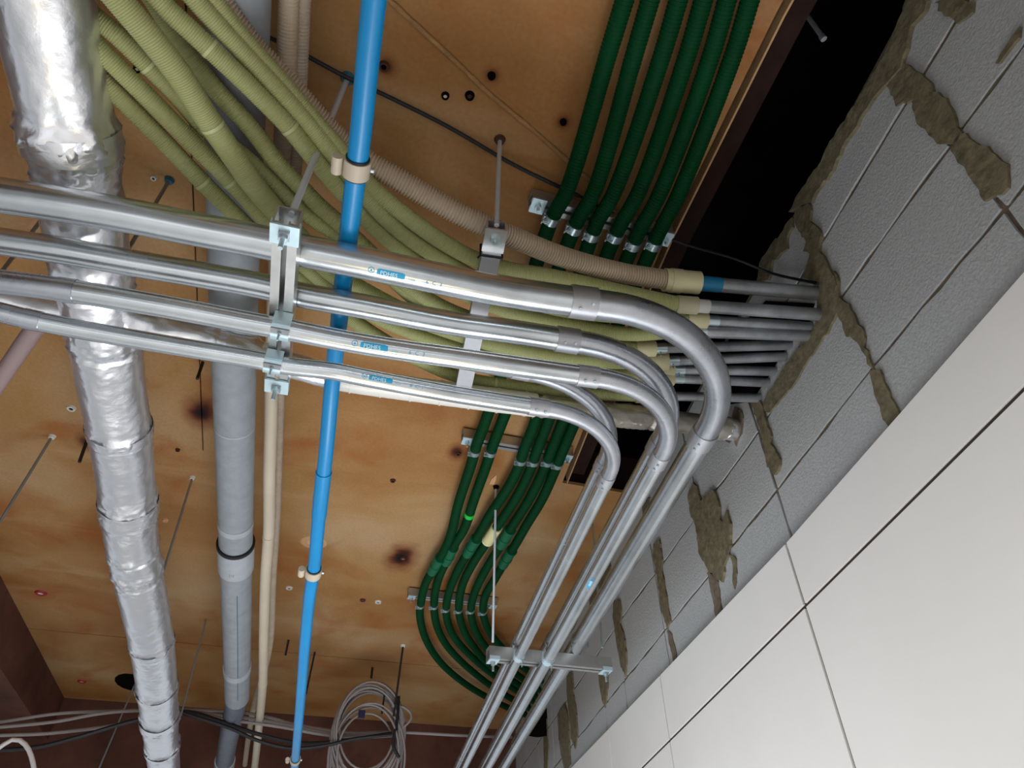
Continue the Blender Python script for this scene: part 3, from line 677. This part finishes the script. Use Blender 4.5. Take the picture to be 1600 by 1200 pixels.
# ------------------------------------------------------------------ yellow-green hoses
W = 1.255
YH = [
 # label, trace, radius, wall tube start, wall point, coupler
 ('lowest yellow-green hose at the left, passing farthest down behind the conduits',
  [(70, 20, 1.27), (110, 72, 1.27), (155, 120, 1.268), (190, 155, 1.265), (250, 215, 1.262), (312, 280, 1.26), (370, 338, W), (420, 388, W), (468, 434, W), (510, 470, W), (555, 503, W), (600, 532, W), (650, 560, W), (700, 583, W), (740, 594, W), (800, 604, W), (870, 612, W + .005), (950, 616, 1.265), (1000, 618, 1.275)], .0185, (1000, 618), (1190, 622)),
 ('yellow-green hose directly above the lowest one at the left',
  [(75, -10, 1.27), (110, 30, 1.27), (145, 67, 1.268), (185, 107, 1.265), (225, 146, 1.262), (290, 212, 1.26), (360, 283, W), (410, 338, W), (450, 388, W), (495, 432, W), (540, 467, W), (600, 501, W), (680, 532, W), (750, 551, W), (850, 570, W), (950, 584, 1.262), (1030, 590, 1.275)], .0185, (1030, 590), (1203, 598)),
 ('yellow-green hose that dives behind the broadest one, below the grey drain pipe',
  [(90, -45, 1.30), (132, 12, 1.295), (185, 57, 1.29), (232, 103, 1.288), (282, 155, 1.29), (325, 205, 1.293), (375, 240, 1.293), (422, 282, 1.293), (470, 328, 1.291), (497, 347, 1.29), (523, 363, 1.29), (560, 389, 1.29), (600, 423, 1.29), (640, 460, 1.29), (710, 512, 1.29), (800, 552, 1.29), (900, 565, 1.29), (1030, 577, 1.29)], .0185, (1030, 577), (1214, 580)),
 ('broadest yellow-green hose, in front of the others at the upper left',
  [(145, -50, 1.22), (190, 5, 1.22), (232, 55, 1.22), (275, 110, 1.222), (322, 182, 1.225), (362, 240, 1.23), (395, 288, 1.24), (435, 335, 1.252), (480, 385, W), (520, 426, W), (580, 462, W), (640, 492, W), (720, 521, W), (800, 543, W), (900, 560, W + .01), (1020, 565, 1.28)], .0230, (1020, 565), (1230, 557)),
 ('yellow-green hose emerging from behind the broadest one towards the blue pipe',
  [(215, -40, 1.31), (250, 15, 1.31), (295, 88, 1.308), (337, 140, 1.305), (392, 200, 1.30), (435, 256, 1.295), (473, 295, 1.29), (497, 320, 1.285), (527, 346, 1.28), (558, 375, 1.275), (600, 415, 1.265), (645, 452, W + .005), (700, 484, W), (770, 508, W), (870, 530, W + .005), (1000, 545, 1.27)], .0185, (1000, 545), (1238, 539)),
 ('yellow-green hose with a pale joint ring, passing just left of the beige pipe clamp',
  [(215, -42, 1.262), (252, 5, 1.262), (295, 45, 1.262), (332, 80, 1.262), (375, 120, 1.26), (400, 145, 1.26), (447, 193, 1.258), (505, 265, W), (545, 311, W), (572, 342, W), (607, 374, W), (650, 408, W), (700, 444, W), (764, 476, W), (820, 493, W), (900, 509, W), (985, 522, W + .005), (1060, 517, W)], .0185, (1060, 517), (1268, 524)),
 ('yellow-green hose between the ringed hose and the ribbed beige hose',
  [(270, -45, 1.29), (310, 5, 1.29), (350, 50, 1.29), (400, 103, 1.288), (435, 141, 1.283), (475, 186, 1.278), (520, 240, 1.27), (555, 285, 1.262), (590, 328, W), (637, 370, W), (690, 405, W), (740, 434, W), (800, 462, W), (880, 484, W), (1000, 496, 1.262), (1080, 499, 1.27)], .0185, (1080, 499), (1270, 511)),
 ('yellow-green hose directly below the ribbed beige hose, ending in a beige coupler',
  [(295, -50, 1.31), (332, 0, 1.31), (365, 43, 1.308), (400, 84, 1.304), (437, 125, 1.30), (490, 188, 1.29), (540, 245, 1.28), (575, 287, 1.27), (615, 322, 1.26), (662, 358, W), (712, 390, W), (755, 410, W), (800, 422, W), (850, 430, W), (900, 440, W), (975, 457, W), (1064, 476, W + .003)], .0185, (1105, 482), (1286, 492)),
]
ringpix = [(315, 283), None, (232, 104), (327, 187), None, (332, 80), None, None]
extra_ring = [(772, 598), (360, 283), None, None, None, (447, 193), None, None]
wl = ['lowest thin steel tube entering the block wall, above the foil pipe', 'second lowest thin steel tube entering the block wall', 'third lowest thin steel tube entering the block wall',
      'fourth lowest thin steel tube entering the block wall', 'fifth lowest thin steel tube entering the block wall, half in shadow', 'bright steel tube entering the wall third from the top', 'dark steel tube squeezed just above the bright third one', 'steel tube with a white tip, second from the top at the wall']
for i, (lab, tr, r, a, b) in enumerate(YH):
    P = run_on(spline(px(tr, W), .02), .45)
    t = thing('yellow_green_hose', lab, 'hose', P[0])
    tube('ribbed_tube', P, r, YEL, t, pitch=.0041, amp=.0011, n=16)
    for q in (ringpix[i], extra_ring[i]):
        if q: s = near(P, q); tube('joint_ring', sub(P, s, s + .006), r + .0006, YELJ, t, n=18)
    e = onw(*b); st = P[-1]; d = norm(e - st)
    tube('coupler', resample(np.array([st - d * .012, st + d * .040]), .02), r + .0035, COUPB if i != 7 else mat('pinkish_coupler', (176, 166, 140), .5), t, n=20)
    wt = thing('wall_tube', wl[i], 'conduit', st + d * .035)
    tube('tube', resample(np.array([st + d * .036, np.array(e) + d * .03]), .1), .0158 if i in (5, 7) else .0135, DULL, wt, n=18)
    tube('tip', resample(np.array([st + d * .034, st + d * .07]), .02), .0168 if i in (5, 7) else .0145, mat('whitish_tip', (190, 190, 182), .5) if i == 7 else ZINC, wt, n=18)
    if i in (2, 3, 4, 5): bolt(st + d * .052 - np.array([0, 0, .014]), (0, 0, -1), .003, .014).build('screw', ZINC, wt)

# ------------------------------------------------------------------ green hoses
G = [
 [(976, 0), (953, 75), (885, 300), (862, 342), (810, 505), (757, 663), (745, 695), (735, 730), (717, 785), (703, 840), (690, 868), (678, 888), (665, 912), (658, 940), (656, 960), (662, 990), (675, 1017), (695, 1042), (725, 1067), (750, 1083), (790, 1104), (835, 1122)],
 [(1016, 0), (992, 82), (928, 300), (900, 350), (842, 510), (783, 663), (770, 697), (760, 727), (742, 777), (725, 827), (712, 848), (700, 872), (686, 902), (679, 932), (679, 960), (684, 982), (697, 1007), (715, 1028), (737, 1048), (765, 1070), (800, 1092), (838, 1112)],
 [(1060, 0), (1034, 88), (960, 300), (930, 354), (885, 505), (835, 663), (820, 700), (808, 735), (790, 768), (767, 802), (750, 832), (735, 857), (716, 890), (702, 925), (697, 955), (702, 980), (713, 1000), (730, 1019), (760, 1046), (800, 1074), (838, 1098)],
 [(1099, 0), (1072, 92), (998, 300), (963, 364), (908, 515), (855, 663), (840, 702), (828, 735), (807, 777), (780, 818), (762, 845), (741, 877), (723, 913), (717, 945), (719, 968), (727, 990), (740, 1010), (760, 1034), (800, 1063), (838, 1088)],
 [(1136, 0), (1110, 90), (1032, 300), (995, 369), (935, 520), (878, 663), (862, 703), (848, 738), (827, 780), (800, 823), (780, 856), (758, 892), (743, 923), (736, 950), (739, 975), (750, 998), (772, 1025), (805, 1052), (842, 1078)],
 [(1172, 0), (1146, 85), (1062, 300), (1024, 375), (958, 525), (897, 663), (880, 703), (867, 735), (847, 780), (823, 820), (807, 848), (791, 874), (773, 905), (758, 932), (755, 958), (763, 984), (778, 1005), (808, 1035), (846, 1064)],
]
gl = ['leftmost of the six dark green hoses', 'second from the left of the six dark green hoses', 'third from the left of the six dark green hoses',
      'fourth from the left of the six dark green hoses, with a cream coupler', 'fifth from the left of the six dark green hoses', 'rightmost of the six dark green hoses, by the slab opening']
gj = [(681, 884), (701, 868), (737, 856), None, (788, 842), (792, 870)]
GPs = []
for i, tr in enumerate(G):
    d0 = (tr[0][0] - tr[1][0]) / (tr[0][1] - tr[1][1]); tr = [(tr[0][0] - 60 * d0 * 1.0, -60)] + tr
    hh = [1.528] * len(tr)
    P = run_on(spline(px(tr, 1.528), .025), .5); GPs.append(P)
    t = thing('green_hose', gl[i], 'hose', P[0])
    tube('ribbed_tube', P, .0205, GREEN, t, pitch=.0085, amp=.0012, n=12)
    if gj[i]:
        s = near(P, gj[i]); tube('coupler', sub(P, s - .07, s + .07), .0245, GREENJ, t, n=18)
        MB().sweep(sub(P, s - .078, s - .066), .0268, 18).build('coupler_rim', GREENJ, t); MB().sweep(sub(P, s + .0, s + .012), .0268, 18).build('coupler_rim', GREENJ, t)
    else:
        s = near(P, (770, 836)); o = tube('coupler', sub(P, s - .07, s + .06), .026, mat('cream_plastic', (222, 214, 160), .5), t, n=18); o['label'] = 'cream coupler'
        tube('coupler_rim', sub(P, s + .045, s + .06), .0275, mat('cream_rim', (224, 216, 165), .5), t, n=18)
    if i == 1:
        s = near(P, (731, 804)); c = sub(P, s, s + .01)[0]; MB().sweep(sub(P, s - .015, s + .012), .0222, 12).build('bright_green_tag', LEDG, t)
def green_rack(label, pa, pb, marks):
    h0 = 1.552; a = at(*pa, h0); b = at(*pb, h0); b[1] = a[1]
    t = thing('hose_channel', label, 'channel', a, None)
    d = norm(b - a); s = np.cross(d, (0, 0, 1)); Z = np.array([0, 0, 1.])
    channel_mesh(a, b, .040, .040, up=1).build('channel', STRUT, t)
    for p, q in ((a, 1), (b, -1)):
        c = p + d * q * .02 - Z * .003
        MB().box(c, .019, .022, .002, d, s, Z).build('end_plate', PLATE, t)
        MB().cyl(c, c - Z * .012, .009, 6, smooth=False).cyl(c, c - Z * .026, .004, 8).build('nut', ZINC, t)
    for P, q in marks:
        # clamp where the hose crosses the channel
        k = int(np.argmin(abs(P[:, 1] - a[1]))); c = P[k]; dd = norm(P[k + 1] - P[k - 1])
        MB().sweep(np.array([c + dd * .008, c + dd * .03]), .0228, 18).build('clamp', ZINC, t)
        sd = np.cross(dd, (0, 0, 1))
        e = c + dd * .019 - np.array([0, 0, .014])
        for g_ in (-1, 1): MB().box(e + sd * -.018 + Z * -.004 + dd * g_ * .002, .009, .0012, .008, sd, dd, Z).build('clamp_ear', ZINC, t)
        bolt(e + sd * -.024 - dd * .012, dd, .004, .026).build('bolt', ZINC, t)
for lab, pa, pb in (('short steel channel holding the green hoses high up beside the dark slab opening', (829, 318), (1054, 366)),
                    ('steel channel clamping the six green hoses just below the conduit bends', (722, 687), (898, 709)),
                    ('steel channel clamping the green hoses where they curve right, lowest of three', (637, 932), (778, 945))):
    green_rack(lab, pa, pb, [(P, None) for P in GPs])

# ------------------------------------------------------------------ foil duct and foil pipe
FTR = [(38, -110, 1.26), (55, -50, 1.26), (68, 0, 1.255), (78, 60, 1.25), (91, 120, 1.24), (103, 180, 1.23), (115, 240, 1.22), (124, 300, 1.21), (134, 360, 1.20), (145, 430, 1.195), (158, 500, 1.19), (168, 560, 1.185), (176, 610, 1.18), (186, 665, 1.17), (196, 740, 1.16), (201, 790, 1.145), (207, 850, 1.12), (217, 900, 1.10), (229, 960, 1.07), (238, 1010, 1.045), (246, 1080, 1.01), (251, 1140, .99), (258, 1210, .97), (263, 1250, .96)]
FD = run_on(spline(px(FTR, 0), .008), .6, 1.4)
bands = [((108, 215), .05, 1.10), ((118, 262), .09, .97), ((143, 425), .05, 1.04), ((160, 520), .05, 1.02), ((186, 668), .03, 1.03), ((201, 790), .07, 1.05), ((208, 855), .02, 1.02), ((215, 888), .05, 1.03), ((237, 1002), .03, 1.03), ((244, 1075), .05, 1.04), ((250, 1120), .10, 1.08), ((252, 1165), .06, 1.06)]
def crumple(P, r, n, bandlist, base=.0016, seed=0):
    L = np.concatenate([[0], np.cumsum(np.linalg.norm(np.diff(P, axis=0), axis=1))]); m = len(P); R = np.zeros((m, n))
    bl = [(near(P, q), w, k) for q, w, k in bandlist]
    for i in range(m):
        rough = base; rad = r
        for (c, w, k) in bl:
            f = math.exp(-((L[i] - c) / (w * 1.1)) ** 2); rough += f * .0062; rad += r * (k - 1) * (1 if abs(L[i] - c) < w / 2 else max(0, 1 - (abs(L[i] - c) - w / 2) / .02))
            if abs(L[i] - c - w / 2) < .007: rad -= .004
        for j in range(n):
            a = 2 * math.pi * j / n; v = Vector((math.cos(a) * 2.2, math.sin(a) * 2.2, L[i] * 16 + seed))
            nn = .8 * noise.noise(v * 1.0) + .6 * abs(noise.noise(v * 2.7)) + .55 * abs(noise.noise(v * 5.6)) - .2
            R[i, j] = rad + rough * nn * 1.3
    return R
t = thing('foil_duct', 'large crumpled silver foil duct running down the left side of the view', 'duct', FD[0])
FD = resample(FD, .006); MB().sweep(FD, crumple(FD, .0775, 64, bands), 64).build('foil_wrap', FOIL, t)
for q, w, k in bands[:1] + bands[4:6] + bands[8:]:
    s = near(FD, q); P = resample(sub(FD, s - w / 2, s + w / 2), .006)
    MB().sweep(P, crumple(P, .0775 * k + .0025, 44, [], .0022, 3), 44, cap=False).build('tape_band', FOIL, t)
QP = spline(px([(-60, 455, 1.19), (0, 466, 1.19), (50, 477, 1.19), (110, 488, 1.19), (165, 498, 1.19), (235, 510, 1.19), (320, 529, 1.193), (400, 552, 1.195), (480, 577, 1.195), (532, 591, 1.195), (625, 605, 1.197), (750, 622, 1.20), (860, 636, 1.21), (975, 650, 1.23), (1075, 661, 1.26), (1150, 671, 1.30)], 0), .008); QP = run_on(QP, .8)
e = onw(1152, 672); 
t = thing('foil_pipe', 'narrower pale foil-wrapped pipe crossing behind the lowest conduit into the wall', 'pipe', QP[0])
qb = [((230, 509), .05, 1.08), ((330, 531), .04, 1.03), ((390, 549), .04, 1.06), ((600, 602), .03, 1.03), ((700, 616), .02, 1.03), ((985, 651), .12, 1.04), ((1130, 668), .05, 1.1)]
s = near(QP, (520, 588)); Pa = sub(QP, 0, s); Pb = sub(QP, s - .004, 99)
MB().sweep(Pa, crumple(Pa, .0335, 28, qb[:3], .0012, 9), 28).build('foil_wrap', FOIL, t)
sw = near(Pb, (835, 633)); WT = mat('white_wrapping', (226, 222, 214), .45, .1, bump=.3, bscale=60); Pw = resample(sub(Pb, 0, sw), .008); Pb = resample(sub(Pb, sw - .003, 99), .008)
MB().sweep(Pw, crumple(Pw, .0325, 28, [], .0008, 5), 28).build('white_sleeve', WT, t)
for k in range(7):
    q = sw * (k + .6) / 7; MB().sweep(sub(Pw, q, q + .004), .0345, 24).build('sleeve_seam', WT, t)
MB().sweep(Pb, crumple(Pb, .0315, 28, qb[3:], .0007, 5), 28).build('pale_sleeve', FOILP, t)
dq = norm(QP[-1] - QP[-4])
PE = resample(np.array([QP[-1] - dq * .05, QP[-1] + dq * .02]), .006)
MB().sweep(PE, crumple(PE, .036, 28, [], .003, 2), 28).build('foil_collar', FOIL, t)

# purple-grey pipe slanting off the left edge
LPt = run_on(spline(px([(75, 488, 1.24), (50, 520, 1.24), (20, 563, 1.235), (-15, 615, 1.23), (-50, 668, 1.22)], 0), .02), 0, .75)
t = thing('mauve_pipe', 'dull mauve pipe slanting off the left edge below the conduits', 'pipe', LPt[0])
tube('pipe', LPt, .0215, mat('mauve_plastic', (150, 128, 128), .5), t, n=18)
tube('end_collar', sub(LPt, 0, .05), .0245, mat('dark_mauve', (78, 60, 70), .6), t, n=18)

# ------------------------------------------------------------------ hanging rods and stubs
def droph(tp, bp, Ht=H):
    a = at(*tp, Ht); lo, hi = .2, Ht - .005
    best = min((abs(proj((a[0], a[1], z))[1] - bp[1]) + .3 * abs(proj((a[0], a[1], z))[0] - bp[0]), z) for z in np.arange(.3, Ht - .01, .004))
    return best[1]
def rod(label, tp, bp, r, m, zb=None, Ht=H, plug=None, past=0.0, nut=True, name='threaded_rod'):
    z = droph(tp, bp, Ht) if zb is None else zb
    a, b = at(*tp, Ht - .001), at(*bp, z); b = b + (b - a) / np.linalg.norm(b - a) * past
    t = thing(name, label, 'rod' if name == 'threaded_rod' else 'stub', a)
    MB().cyl(a, b, r, 8).build('rod', m, t)
    if plug: MB().cyl(a + np.array([0, 0, 0.0]), a - np.array([0, 0, .012]), r * 2.6, 12, r * 1.9).build('anchor_plug', plug, t)
    return a, b
rod('grey hanging rod from a white plug, at the far left edge below the conduits', (82, 681), (0, 815), .0052, RODM, plug=WHITE, past=.05)
rod('thin rod hanging between the foil duct and the grey drain pipe, mid-height', (301, 745), (258, 885), .0045, RODM, plug=WHITE, past=.05)
rod('thin rod hanging between foil duct and grey drain pipe, near the bottom', (322, 968), (286, 1105), .0045, RODM, past=.04)
rod('rod hanging from a teal plug above the topmost conduit, beside the foil duct', (265, 281), (203, 385), .0048, RODM, plug=TEAL, past=.03)
rod('rod seen between the conduits at the left edge, left of the foil duct', (98, 300), (12, 412), .0048, RODM, past=.03)
rod('bluish rod passing behind the foil duct out of a dark hole at the bottom', (212, 1066), (155, 1200), .0055, RODM, past=.1)
rod('steel rod hanging near the blue pipe down to the left channel', (543, 122), (455, 336), .0066, RODL, zb=1.04, plug=TEAL)
rod('steel rod hanging down to the channel under the yellow-green hoses', (781, 218), (776, 352), .0056, RODL, zb=1.21, plug=RUSTM)
rod('slim steel rod hanging in front of the green hoses down to the lowest channel', (775, 760), (770, 1004), .005, RODL, zb=1.04, plug=DARK)
rod('slim rod half hidden behind the conduits at the right end of the lowest channel', (925, 818), (941, 1012), .005, ZINC, zb=1.04)
ra, rb = rod('blackened rod hanging down to the grey cable coil', (630, 1008), (619, 1090), .0062, RODB, plug=WHITE, past=.10)
rod('black rod stub hanging beside the blue pipe near the bottom', (492, 1019), (478, 1085), .0055, RODB, name='rod_stub')
rod('short black stub sticking down from the far boards between blue pipe and coil rod', (582, 1043), (580, 1060), .0075, RODB, name='rod_stub')
rod('small dark stub with a ring on the plank joint left of the blue pipe', (451, 1000), (446, 1024), .006, RODB, name='rod_stub')
rod('short black stub in a rust stain left of the foil duct', (136, 688), (124, 722), .0062, RODB, name='rod_stub')
rod('short black stub just left of the grey drain pipe under the conduits', (317, 566), (308, 592), .0052, RODB, name='rod_stub')
a, b = at(1240, -5, 1.9), at(1285, 58, 1.75)
t = thing('threaded_rod', 'dim grey rod inside the black slab opening at the top', 'rod', a); MB().cyl(a, b, .006, 8).build('rod', DULL, t)
MB().cyl(b - norm(b - a) * .004, b + norm(b - a) * .008, .008, 8).build('nut', DULL, t)

# ------------------------------------------------------------------ plugs and old anchors in the boards
def anchor(label, q, r, m, m2=DARK, depth=.008):
    a = at(*q, H); t = thing('ceiling_anchor', label, 'anchor', a)
    n = 16; V = []; Fc = []
    for k in range(n):
        c, s_ = math.cos(2 * math.pi * k / n), math.sin(2 * math.pi * k / n)
        V += [a + np.array([c * r, s_ * r, .0005]), a + np.array([c * r * .85, s_ * r * .85, -depth]), a + np.array([c * r * .5, s_ * r * .5, -depth]), a + np.array([c * r * .5, s_ * r * .5, 0])]
    for k in range(n):
        k2 = (k + 1) % n
        for j in range(3): Fc.append((4 * k + j, 4 * k2 + j, 4 * k2 + j + 1, 4 * k + j + 1))
    MB().add(V, Fc).build('ring', m, t)
    MB().cyl(a, a - np.array([0, 0, depth * .5]), r * .5, 12).build('hole', m2, t)
anchor('small white plug at the left, near the rusted stub', (112, 637), .016, WHITE)
anchor('white plug left of the teal rod plug', (241, 277), .008, WHITE)
anchor('dark plug between the upper yellow-green hoses', (262, 38), .014, DARK, DARK)
anchor('small dark plug below the ringed yellow-green hose', (215, 107), .009, DARK, WHITE)
anchor('dark pitted plug right of the blue pipe near the top', (600, 103), .013, RUSTM, DARK)
anchor('white-lipped plug right of the slanting cable, near the top', (696, 149), .010, DARK, WHITE)
anchor('dark plug beside the cement fin, upper one', (768, 118), .010, DARK, DARK)
anchor('dark plug beside the cement fin, lower one', (734, 149), .012, DARK, RUSTM)
anchor('dark plug next to the leftmost green hose', (880, 190), .009, DARK, DARK)
anchor('red-rimmed plug at the far lower left', (64, 926), .030, REDP, WHITE)
anchor('red-rimmed plug in front of the far beam at the lower left', (128, 1064), .028, REDP, WHITE)
anchor('white ring plug left of the blue pipe clamp', (452, 918), .018, WHITE, DARK)
anchor('white ring plug right of the blue pipe, lower of a pair', (591, 940), .018, WHITE, DARK)
anchor('rusty ring plug left of the white one', (567, 937), .016, RUSTM, REDP)
anchor('pale ring plug beside the thin rod, left of the drain pipe', (259, 812), .013, PEACH, PEACH)
anchor('rust-crusted nail in the large rust stain', (630, 872), .014, RUSTM, PEACH)
anchor('rust-crusted nail in the small rust stain left of the green hoses', (716, 708), .012, RUSTM, DARK)
anchor('broad beige plaster disc behind the blue pipe', (490, 848), .062, mat('beige_plaster', (196, 152, 110), .8), PEACH, .003)
anchor('small dark dent in the middle of the boards', (614, 750), .012, RUSTM, DARK)
anchor('small old nail hole right of the foil duct', (278, 702), .009, RUSTM, DARK)
a = at(205, 1066, H)
t = thing('dark_hole', 'ragged black hole in the boards beside the foil duct at the bottom', 'hole', a)
V = [a + np.array([.10 * math.cos(k / 14 * 6.283) * (1 + .15 * noise.noise(Vector((k, 2, 0)))), .17 * math.sin(k / 14 * 6.283) * (1 + .15 * noise.noise(Vector((k, 5, 0)))), -.001]) for k in range(14)]
MB().slab(V, (0, 0, 1), .0009).build('opening', DARK, t)
a = at(771, 750, H); MBp = MB().slab([at(x, y, H - .004) for x, y in ((764, 757), (768, 749), (776, 742), (775, 750), (772, 757))], (0, 0, 1), .004)
props(MBp.build('peeled_scrap', PEACH), 'small pale peeled scrap beside the slim rod plug', 'scrap')

# ------------------------------------------------------------------ cables
def cable(label, P, r, m, name='cable', ds=.03, e0=0):
    o = MB().sweep(run_on(spline(P, ds), e0), r, 8).build(name, m); return props(o, label, 'cable')
cable('black cable slanting across the upper boards behind the blue pipe', px([(300, 5), (340, 22), (400, 50), (450, 72), (540, 120), (600, 148), (700, 198), (800, 256), (870, 290), (905, 306)], 1.578), .0052, BLK)
cable('thin black wire crossing the slab opening to the wall above the tubes', np.vstack([px([(905, 306), (960, 335), (1060, 378), (1150, 405)], 1.578), [np.array(onw(1200, 425, .03)), np.array(onw(1278, 443, .02))]]), .004, BLK)
YC = 4.30
def pc(pts, Y=YC): return np.array([aty(x, y, Y) for x, y in pts])
cable('grey cable, top one of the bundle sagging along the bottom', pc([(-60, 1134), (0, 1128), (90, 1115), (180, 1111), (288, 1109), (375, 1113), (420, 1121), (457, 1131), (500, 1139), (550, 1145), (617, 1144), (720, 1149), (800, 1152)]), .0085, GCAB, e0=.3)
cable('grey cable, second in the bundle along the bottom', pc([(-60, 1140), (0, 1136), (90, 1127), (150, 1116), (200, 1111), (288, 1111), (340, 1117), (400, 1124), (457, 1134), (500, 1143), (550, 1149), (617, 1147)], YC - .03), .0085, GCAB, e0=.3)
cable('grey cable, lowest of the three crossing the lower left corner', pc([(-60, 1153), (0, 1149), (75, 1146), (180, 1133), (230, 1122), (288, 1111), (354, 1124), (420, 1133), (457, 1139), (500, 1147), (560, 1152), (617, 1149)], YC - .06), .0085, GCAB, e0=.3)
cable('black cable sagging below the grey ones in the lower left corner', pc([(-60, 1174), (0, 1172), (60, 1167), (120, 1152), (210, 1126), (288, 1112), (345, 1127), (400, 1146), (470, 1161), (537, 1157), (612, 1146)], YC - .10), .0105, BLK, e0=.3)
cable('second black cable hanging just beneath, left of the coil', pc([(280, 1112), (360, 1138), (400, 1156), (455, 1169), (512, 1164), (550, 1155), (612, 1148)], YC - .14), .009, BLK)
cable('short white cable loop at the lower left corner', pc([(-30, 1190), (2, 1166), (18, 1156), (32, 1157), (43, 1168), (50, 1185), (55, 1215)], 3.9), .010, mat('white_cable', (205, 200, 198), .5))
# coil
cc = aty(575, 1149, 4.22); t = thing('cable_coil', 'coil of grey cable tied to the blackened rod at the bottom', 'cable coil', cc)
rx = abs(aty(633, 1149, 4.22)[0] - aty(517, 1149, 4.22)[0]) / 2
for k in range(18):
    f = random.uniform(.74, 1.0); off = np.array([random.uniform(-.012, .02) - (1 - f) * .04, random.uniform(-.04, .03), (1 - f) * rx * .35 + random.uniform(-.02, .02) - (.10 if k % 4 == 0 else 0)])
    tl = random.uniform(-.12, .12); pts = []
    for j in range(41):
        a = 2 * math.pi * j / 40; w = 1 + .03 * math.sin(2 * a + k)
        pts.append(cc + off + np.array([rx * f * w * math.cos(a), .03 * math.sin(a + k) + tl * .1 * math.cos(a), rx * f * 1.35 * w * math.sin(a)]))
    MB().sweep(np.array(pts), .0062, 6, cap=False).build('loop', GCAB, t)
tp = aty(599, 1097, 4.22); MB().cyl(tp + np.array([0, -.02, .04]), tp + np.array([-.005, -.02, -.07]), .006, 6).build('cable_tie', BLK, t)
tp = aty(616, 1150, 4.22); MB().sweep(spline([tp + np.array([.0, -.04, .20]), tp + np.array([0, -.05, .05]), tp + np.array([-.01, -.05, -.06]), tp + np.array([.03, -.05, -.12])], .02), .009, 6).build('cable_tie', BLK, t)
tp = aty(565, 1116, 4.18); MB().box(tp, .018, .01, .02).build('dark_blue_tag', mat('navy_tag', (24, 26, 60), .5), t)
tl = pc([(612, 1103), (628, 1104), (640, 1112), (643, 1120), (640, 1127), (622, 1143)], 4.2); MB().sweep(spline(tl, .02), .0075, 6).build('loop', GCAB, t)

# repeats carry their group
GROUPS = {'steel_conduit': 'steel conduits bending round towards the wall', 'yellow_green_hose': 'yellow-green hoses sweeping to the wall', 'wall_tube': 'short steel tubes entering the block wall',
          'green_hose': 'dark green hoses under the boards', 'beige_hose': 'beige hoses beside the drain pipe', 'pipe_clamp': 'beige clamps on the blue pipe', 'threaded_rod': 'rods hanging from the boards',
          'rod_stub': 'short stubs in the boards', 'ceiling_anchor': 'plugs and old anchors in the boards', 'hose_channel': 'channels holding the green hoses', 'hanging_channel': 'channels hung on rods', 'cable': 'loose cables'}
for o in bpy.data.objects:
    b = o.name.split('.')[0]
    if o.parent is None and b in GROUPS: o['group'] = GROUPS[b]
bpy.context.view_layer.update()
